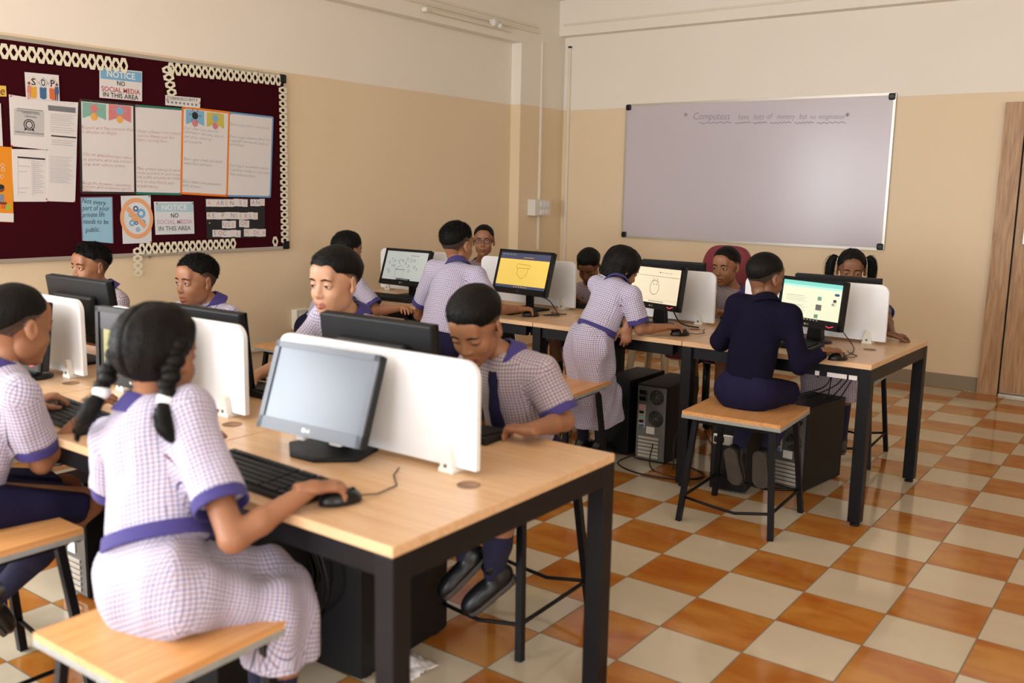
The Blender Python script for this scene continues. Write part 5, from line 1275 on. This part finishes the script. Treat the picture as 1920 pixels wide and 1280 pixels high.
    if sweater:
        f.cut(lambda X: -((X-(P+sp*.045)) @ sp)*1.0)
    else: f.cut(lambda X: np.where(np.linalg.norm(X-P-(sp*.04), axis=-1) < .26, -((X-lowcut) @ sp), -1))
    if sweater: f.cut(lambda X: np.maximum((.012-((Wr-X) @ unit(Wr-Er)))*(np.linalg.norm(X-Wr, axis=-1) < .08)-1*(np.linalg.norm(X-Wr, axis=-1) >= .08), (.012-((Wl-X) @ unit(Wl-El)))*(np.linalg.norm(X-Wl, axis=-1) < .08)-1*(np.linalg.norm(X-Wl, axis=-1) >= .08)))
    q, qf = f.mesh(); nm = 'sweater' if sweater else ('shirt' if kind == 'boy' else 'dress_top')
    uv = box_uv(q, qf, rt, sp, P, [(Sr, Er, .055*s), (Sl, El, .055*s)]); np_obj(nm, q, qf, [M['knit'] if sweater else cm], root, uv=uv, loc=O)
    # cuffs
    if not sweater:
        for a, b in ((Sr, Er), (Sl, El)):
            ax = unit(b-a); L = np.linalg.norm(b-a); e0, e1 = sleeve*L-.004, sleeve*L+.024*s; rr = (.050+.008*.78)*s
            f = Field(a+ax*sleeve*L-.085, a+ax*sleeve*L+.085, .0032); f.V[:] = .05
            def g(X, a=a, ax=ax, e0=e0, e1=e1, rr=rr): t = (X-a) @ ax; d = np.abs(np.linalg.norm(X-a-t[..., None]*ax, axis=-1)-rr)-.0028; return np.maximum(np.maximum(d, e0-t), t-e1)
            f.warp(lambda X: g(X)-.05); q, qf = f.mesh(); np_obj('cuff', q, qf, [M['trim']], root, loc=O)
    # collar
    c0 = N_+sp*.004; axn = unit(unit(base-N_)*.6+sp*.4+chf*.12)
    f = Field(c0-.11, c0+.11, .0034); f.V[:] = .05
    def g(X):
        q = X-c0; t = q @ axn; r_ = q-t[..., None]*axn; rr = np.linalg.norm(r_, axis=-1); tgt = (.0600-.55*np.clip(t, -.045, .03))*s; d = np.abs(rr-tgt)-.0036
        fa = (r_ @ chf)/(rr+1e-6); lo = -.020-.030*np.clip((fa-.35)/.65, 0, 1); d = np.maximum(d, lo*s-t); d = np.maximum(d, t-(.026-.016*np.clip((fa-.2)/.8, 0, 1))*s)
        ntch = (np.abs(r_ @ rt)-(.002+np.clip(.012-t, 0, .04)*.55))*(fa > 0)-.05*(fa <= 0); ntch = np.where(fa > 0, -( np.abs(r_ @ rt)-(.003+np.clip(.0-t+.005, 0, .04)*.5)), -1); return np.maximum(d, ntch)*.85
    f.warp(lambda X: g(X)-.05); q, qf = f.mesh(); np_obj('collar', q, qf, [M['knit'] if sweater else M['trim']], root, loc=O)
    if tie:
        b = MB(); ctr = [N_-sp*(.012+.03*k)+chf*(.070+.009*min(k, 4))*s for k in range(8)]
        wds = [.012, .018, .015, .018, .021, .024, .026, .004]; vs = []
        for c, wd in zip(ctr, wds): vs += [c-rt*wd+chf*.0, c+chf*.006, c+rt*wd+chf*.0]
        fs = [(i*3+j, i*3+j+1, i*3+j+4, i*3+j+3) for i in range(7) for j in (0, 1)]; b.raw([tuple(v-O) for v in vs], fs, M['navy']); o = b.build('tie', root, smooth=True); m_ = o.modifiers.new('s', 'SOLIDIFY'); m_.thickness = .006; m_.offset = 0
    # ---- lower clothing
    if lower and kind == 'boy':
        f = Field(np.min([P, Kr, Kl, Hr, Hl], 0)-.13, np.max([P, Kr, Kl, Hr, Hl], 0)+.13, .0065); A = f.add
        A(ecap(P-sp*.01, P+sp*.045, prt, .112*s, .103*s, .84), .03)
        for a, b in ((Hr, Kr), (Hl, Kl)): A(rcone(a, a+(b-a)*.88, .083*s, .068*s), .03)
        f.warp(lambda X: folds(X, seed+3, .005, 38)); cutp = [(a+(b-a)*.86, unit(b-a)) for a, b in ((Hr, Kr), (Hl, Kl))]
        f.cut(lambda X: np.maximum((X-cutp[0][0]) @ cutp[0][1]-.0*X[..., 0] if False else np.minimum((X-cutp[0][0]) @ cutp[0][1], (X-cutp[1][0]) @ cutp[1][1]), (X-(P+sp*.062)) @ sp))
        q, qf = f.mesh(); np_obj('shorts', q, qf, [M['navy']], root, loc=O)
    if kind == 'girl':
        # belt
        f = Field(P+sp*.09-.18, P+sp*.09+.18, .0042); f.V[:] = .05; bw = P+sp*.095*s; e_ = ecap(P+sp*.02, P+(N_-P)*.40, prt, (.104+leanbag)*s+.004, .104*s+.004, .80)[0]
        f.warp(lambda X: np.maximum(np.abs(e_(X)-.004)-.0045, np.abs((X-bw) @ sp)-.017*s)-.05); q, qf = f.mesh(); np_obj('belt', q, qf, [M['trim']], root, loc=O)
        hem = []
        f = Field(np.min([P, Kr, Kl, Ar, Al], 0)-.17, np.max([P, Kr, Kl, Ar, Al], 0)+.2, .0068); A = f.add; ce = (P+sp*.09*s)
        A(ecap(P-V3(0, 0, .0), P+sp*.08*s, prt, .118*s, .098*s, .84), .03)
        if stand:
            kn = (Kr+Kl)/2; an = (Ar+Al)/2; hm = kn+(an-kn)*.42; A(ecap(P, hm, prt, .130*s, .172*s, .84), .04); cd_ = unit(hm-P); hc = hm
            cutf = lambda X: (X-(hm-cd_*.02)) @ cd_
        else:
            for a, b, c in ((Hr, Kr, Ar), (Hl, Kl, Al)): A(rcone(a, b, .092*s, .062*s), .045); A(rcone(b, b+(c-b)*.34, .070*s, .084*s), .045)
            A(rcone((Hr+Hl)/2, (Kr+Kl)/2, .086*s, .060*s), .045); A(rcone((Kr+Kl)/2, (Kr+Kl)/2+((Ar+Al)/2-(Kr+Kl)/2)*.34, .07*s, .086*s), .05)
            cd_ = unit((Ar+Al)/2-(Kr+Kl)/2); hc = (Kr+Kl)/2+((Ar+Al)/2-(Kr+Kl)/2)*.36; cutf = lambda X: (X-hc) @ cd_-.2*(np.linalg.norm(X-hc, axis=-1) > .30)
        f.warp(lambda X: folds(X*(1, 1, .45), seed+3, .018, 46)*np.clip(np.linalg.norm(X-ce, axis=-1)/.14, .15, 1)); f.cut(lambda X: np.maximum(cutf(X), (X-ce) @ sp)); q, qf = f.mesh()
        uv = box_uv(q, qf, prt, V3(0, 0, 1) if stand else sp, P, [] if stand else [(Hr, Kr, .10*s), (Hl, Kl, .10*s)]); np_obj('skirt', q, qf, [cm], root, uv=uv, loc=O)
    if lower:
        for a, b, c, ft, side in ((Hr, Kr, Ar, footr, 1), (Hl, Kl, Al, footl, -1)):
            top = b+(c-b)*(.40 if kind == 'boy' else -.02)
            f = Field(np.minimum(top, c)-.07, np.maximum(top, c)+.07, .005); f.add(rcone(top, top+(c-top)*.3, .0445*s, .0435*s), .01).add(rcone(top+(c-top)*.3, c, .0435*s, .030*s), .01)
            ax = unit(c-top); f.cut(lambda X: -((X-top) @ ax)); q, qf = f.mesh(); np_obj('sock' if kind == 'boy' else 'legging', q, qf, [M['sock']], root, loc=O)
            fd = unit(ft) if ft is not None else unit(pf+V3(0, 0, -.05)); up_ = unit(unit(b-c)-fd*(unit(b-c) @ fd)); la = np.cross(fd, up_); Bm = np.stack([la, fd, up_], 1)
            f = Field((-.06, -.08, -.07), (.06, .17, .06), .0034); A = f.add
            A(ell((0, -.012, -.020), (.031, .042, .036)), .01); A(ell((0, .055, -.028), (.036, .080, .030)), .02); A(ell((0, .100, -.034), (.036, .045, .024)), .015); A(rcone((0, -.01, -.01), (0, -.012, .028), .030, .032), .012)
            f.sub(rcone((0, -.012, .01), (0, -.012, .06), .026, .028), .004)
            f.cut(lambda X: -.050-X[..., 2]); q, qf = f.mesh(); C = q[qf].mean(1); so = (C[:, 2] < -.046).astype(int)
            f2 = Field((-.06, -.08, -.075), (.06, .17, -.03), .0034); f2.add(ecap((0, -.012, -.05), (0, .098, -.05), (1, 0, 0), .034, .040, 1), .01); f2.cut(lambda X: np.maximum(X[..., 2]+.043, -.058-X[..., 2])); q2, qf2 = f2.mesh()
            sh = np_obj('shoe', ((q*s) @ Bm.T+c), qf, [M['shoe']], root, loc=O); np_obj('sole', ((q2*s) @ Bm.T+c), qf2, [M['sole']], sh, loc=O)
    return root
import time as _t; _t0 = _t.time()
TZ = .7825
def tb_(px, py, z=TZ): return at(px, py, 2, z)
# --- foreground girl and left boy
person('girl seen from behind in the foreground with pigtails tied in white', (-.135, -2.53, .60), at(276, 762, 1, -2.43), at(297, 670, 1, -2.40), 106, 98, cloth='check', skin='skin1', hair='braids', s=1.06, pitch=8, kind='girl', seed=3,
       wr=(.085, -2.285, .80), er=at(437, 1010, 1, -2.465), wl_=(-.42, -2.27, .80), kr=(.02, -2.31, .50), kl=(-.13, -2.24, .51), ar=(.05, -2.38, .15), al=(-.15, -2.25, .14), hdr=(.35, .93, -.03), leanbag=.024, mouse=MICE[0])
person('boy at the left photo edge seen from behind in short sleeves', (-1.10, -2.53, .60), at(2, 690, 1, -2.42), at(32, 612, 1, -2.37), 98, 92, cloth='check', skin='skin1', hair='short', s=1.05, pitch=10, seed=4,
       wr=(-.97, -2.23, .795), er=at(78, 868, 1, -2.36), wl_=(-1.25, -2.25, .80), kr=(-.99, -2.22, .52), kl=(-1.16, -2.20, .52), ar=(-1.10, -2.46, .27), al=(-1.22, -2.44, .25), footr=(-.2, .5, -.75), footl=(-.2, .5, -.75), leanbag=.01)
# --- far side of the front tables
person('boy with a bowl cut looking left behind the large foreground partition', (-.84, -1.16, .61), at(655, 590, 1, -1.34), at(628, 530, 1, -1.42), -84, -86, cloth='check', skin='skin3', hair='puff', s=1.04, pitch=6, seed=7, lid=.5, gaze=20, wl_=(-.80, -1.53, .80), wr=(-1.06, -1.53, .80))
person('boy looking down and typing behind the large foreground partition', (-.10, -1.16, .61), at(945, 668, 1, -1.30), at(892, 612, 1, -1.40), -80, -86, cloth='check_warm', skin='skin1', hair='puff', s=1.06, pitch=34, seed=9, lid=.85, gaze=30, tie=True,
       wl_=tb_(990, 806, .80), el=at(1058, 790, 1, -1.26), wr=(-.27, -1.47, .80), kl=(-.0, -1.42, .52), kr=(-.17, -1.42, .52), al=at(925, 1075, 1, -1.42), ar=at(872, 1040, 1, -1.44), footl=(-.55, -.55, -.62), footr=(-.5, -.6, -.75), hdl=unit(tb_(935, 798, .79)-tb_(990, 806, .80)))
person('open mouthed boy with spiky hair seated by the left wall', (-1.90, -1.08, .58), at(396, 568, 1, -1.14), at(368, 528, 1, -1.20), -88, -86, cloth='check', skin='skin1', hair='spiky', s=1.0, pitch=4, seed=12, mouth='open', lid=.35, wl_=(-1.80, -1.50, .80), wr=(-2.05, -1.50, .80), hands=(0, 0), fres=.0075)
person('boy in front of the noticeboard looking left past a dark monitor', (-2.84, -1.08, .60), at(196, 540, 1, -1.10), at(170, 500, 1, -1.15), -88, -86, cloth='check_warm', skin='skin1', hair='spiky', s=1.0, pitch=4, seed=14, lid=.4, hands=(0, 0), fres=.0075)
# --- near side of the back tables
person('boy in a navy sweater seen from behind at the search page monitor', (.055, .37, .61), at(1434, 566, 1, .44), at(1434, 522, 1, .49), 68, 92, skin='skin2', hair='short', s=1.02, pitch=12, seed=21, sweater=True,
       wr=(.372, .487, .803), er=at(1500, 682, 1, .40), wl_=(-.16, .66, .80), el=at(1352, 640, 1, .45), kr=(.16, .66, .55), kl=(-.02, .66, .55), ar=(.13, .47, .27), al=(-.01, .47, .26), footr=(.03, .15, -.97), footl=(.2, .12, -.95), hdr=(.45, .85, -.03), leanbag=.012, mouse=MICE[1])
person('girl with a black bob leaning over the back table in a belted dress', (-.83, .43, .70), at(1156, 530, 1, .56), at(1166, 505, 1, .63), 52, 84, skin='skin1', hair='bob', s=.98, pitch=26, kind='girl', seed=23, stand=True,
       wr=(-.506, .668, .803), er=at(1200, 618, 1, .545), wl_=at(1176, 614, 1, .50), el=at(1168, 580, 1, .58), kr=(-.82, .56, .40), kl=(-.95, .56, .40), ar=(-.93, .74, .09), al=(-1.03, .72, .09), hdr=(.6, .78, -.03), mouse=MICE[2], hdl=(.05, -.15, -1), hup_l=(.6, -.8, 0), footr=(.1, 1, -.1), footl=(.1, 1, -.1))
person('boy seen from behind leaning towards the yellow screen', (-1.80, .36, .63), at(857, 496, 1, .52), at(857, 460, 1, .56), 88, 104, skin='skin1', hair='spiky', s=1.14, pitch=6, seed=25, wr=(-1.50, .715, .803), wl_=at(840, 607, 1, .62), el=at(786, 590, 1, .50), hdr=(.5, .85, -.03), mouse=MICE[3], hands=(1, 0), leanbag=.015)
person('boy seen from behind at the star drawing monitor, by the wall', (-2.80, .32, .61), at(655, 512, 1, .50), at(652, 470, 1, .54), 86, 92, skin='skin1', hair='full', s=1.05, pitch=8, seed=27, wr=at(752, 577, 2, .80), er=at(708, 583, 1, .50), hands=(1, 0))
# --- far side of the back tables
person('boy in dark spectacles facing the room at the far corner', (-2.66, 1.84, .61), at(900, 494, 1, 1.82), at(907, 452, 1, 1.76), -57, -80, cloth='check_warm', skin='skin1', hair='short', s=1.03, pitch=0, seed=31, glasses=True, lid=.15, fres=.008, hands=(0, 0))
person('boy with his head bent down beside the partition at the back', (-1.68, 1.78, .58), at(1102, 540, 1, 1.72), at(1104, 500, 1, 1.64), -74, -82, cloth='check_warm', skin='skin2', hair='puff', s=1.0, pitch=36, seed=33, tie=True, lid=.9, gaze=30, fres=.008, wl_=(-1.55, 1.44, .80), wr=(-1.78, 1.44, .80), hands=(1, 1))
person('smiling boy in front of the dark red chair', (-.74, 1.86, .58), at(1378, 546, 1, 1.80), at(1361, 500, 1, 1.74), -96, -78, cloth='check_warm', skin='skin1', hair='short', s=1.05, pitch=8, seed=35, tie=True, mouth='smile', lid=.2, gaze=8, fres=.008, wl_=(-.56, 1.46, .80), wr=(-.80, 1.44, .80), hands=(1, 1))
person('girl with two high ponytails behind the right end partition', (.09, 1.72, .60), at(1600, 548, 1, 1.70), at(1596, 506, 1, 1.66), -70, -80, cloth='check_warm', skin='skin2', hair='ponytails', s=1.0, pitch=14, kind='girl', seed=37, lid=.6, gaze=22, fres=.008,
       wl_=tb_(1672, 627, .79), el=(.33, 1.62, .84), wr=(-.06, 1.42, .80), kr=(.03, 1.40, .52), kl=(.20, 1.40, .52), ar=(.06, 1.42, .17), al=(.19, 1.45, .17), hdl=unit(tb_(1712, 632, .775)-tb_(1672, 627, .79)), hands=(1, 1))
print('people built in', round(_t.time()-_t0, 1))
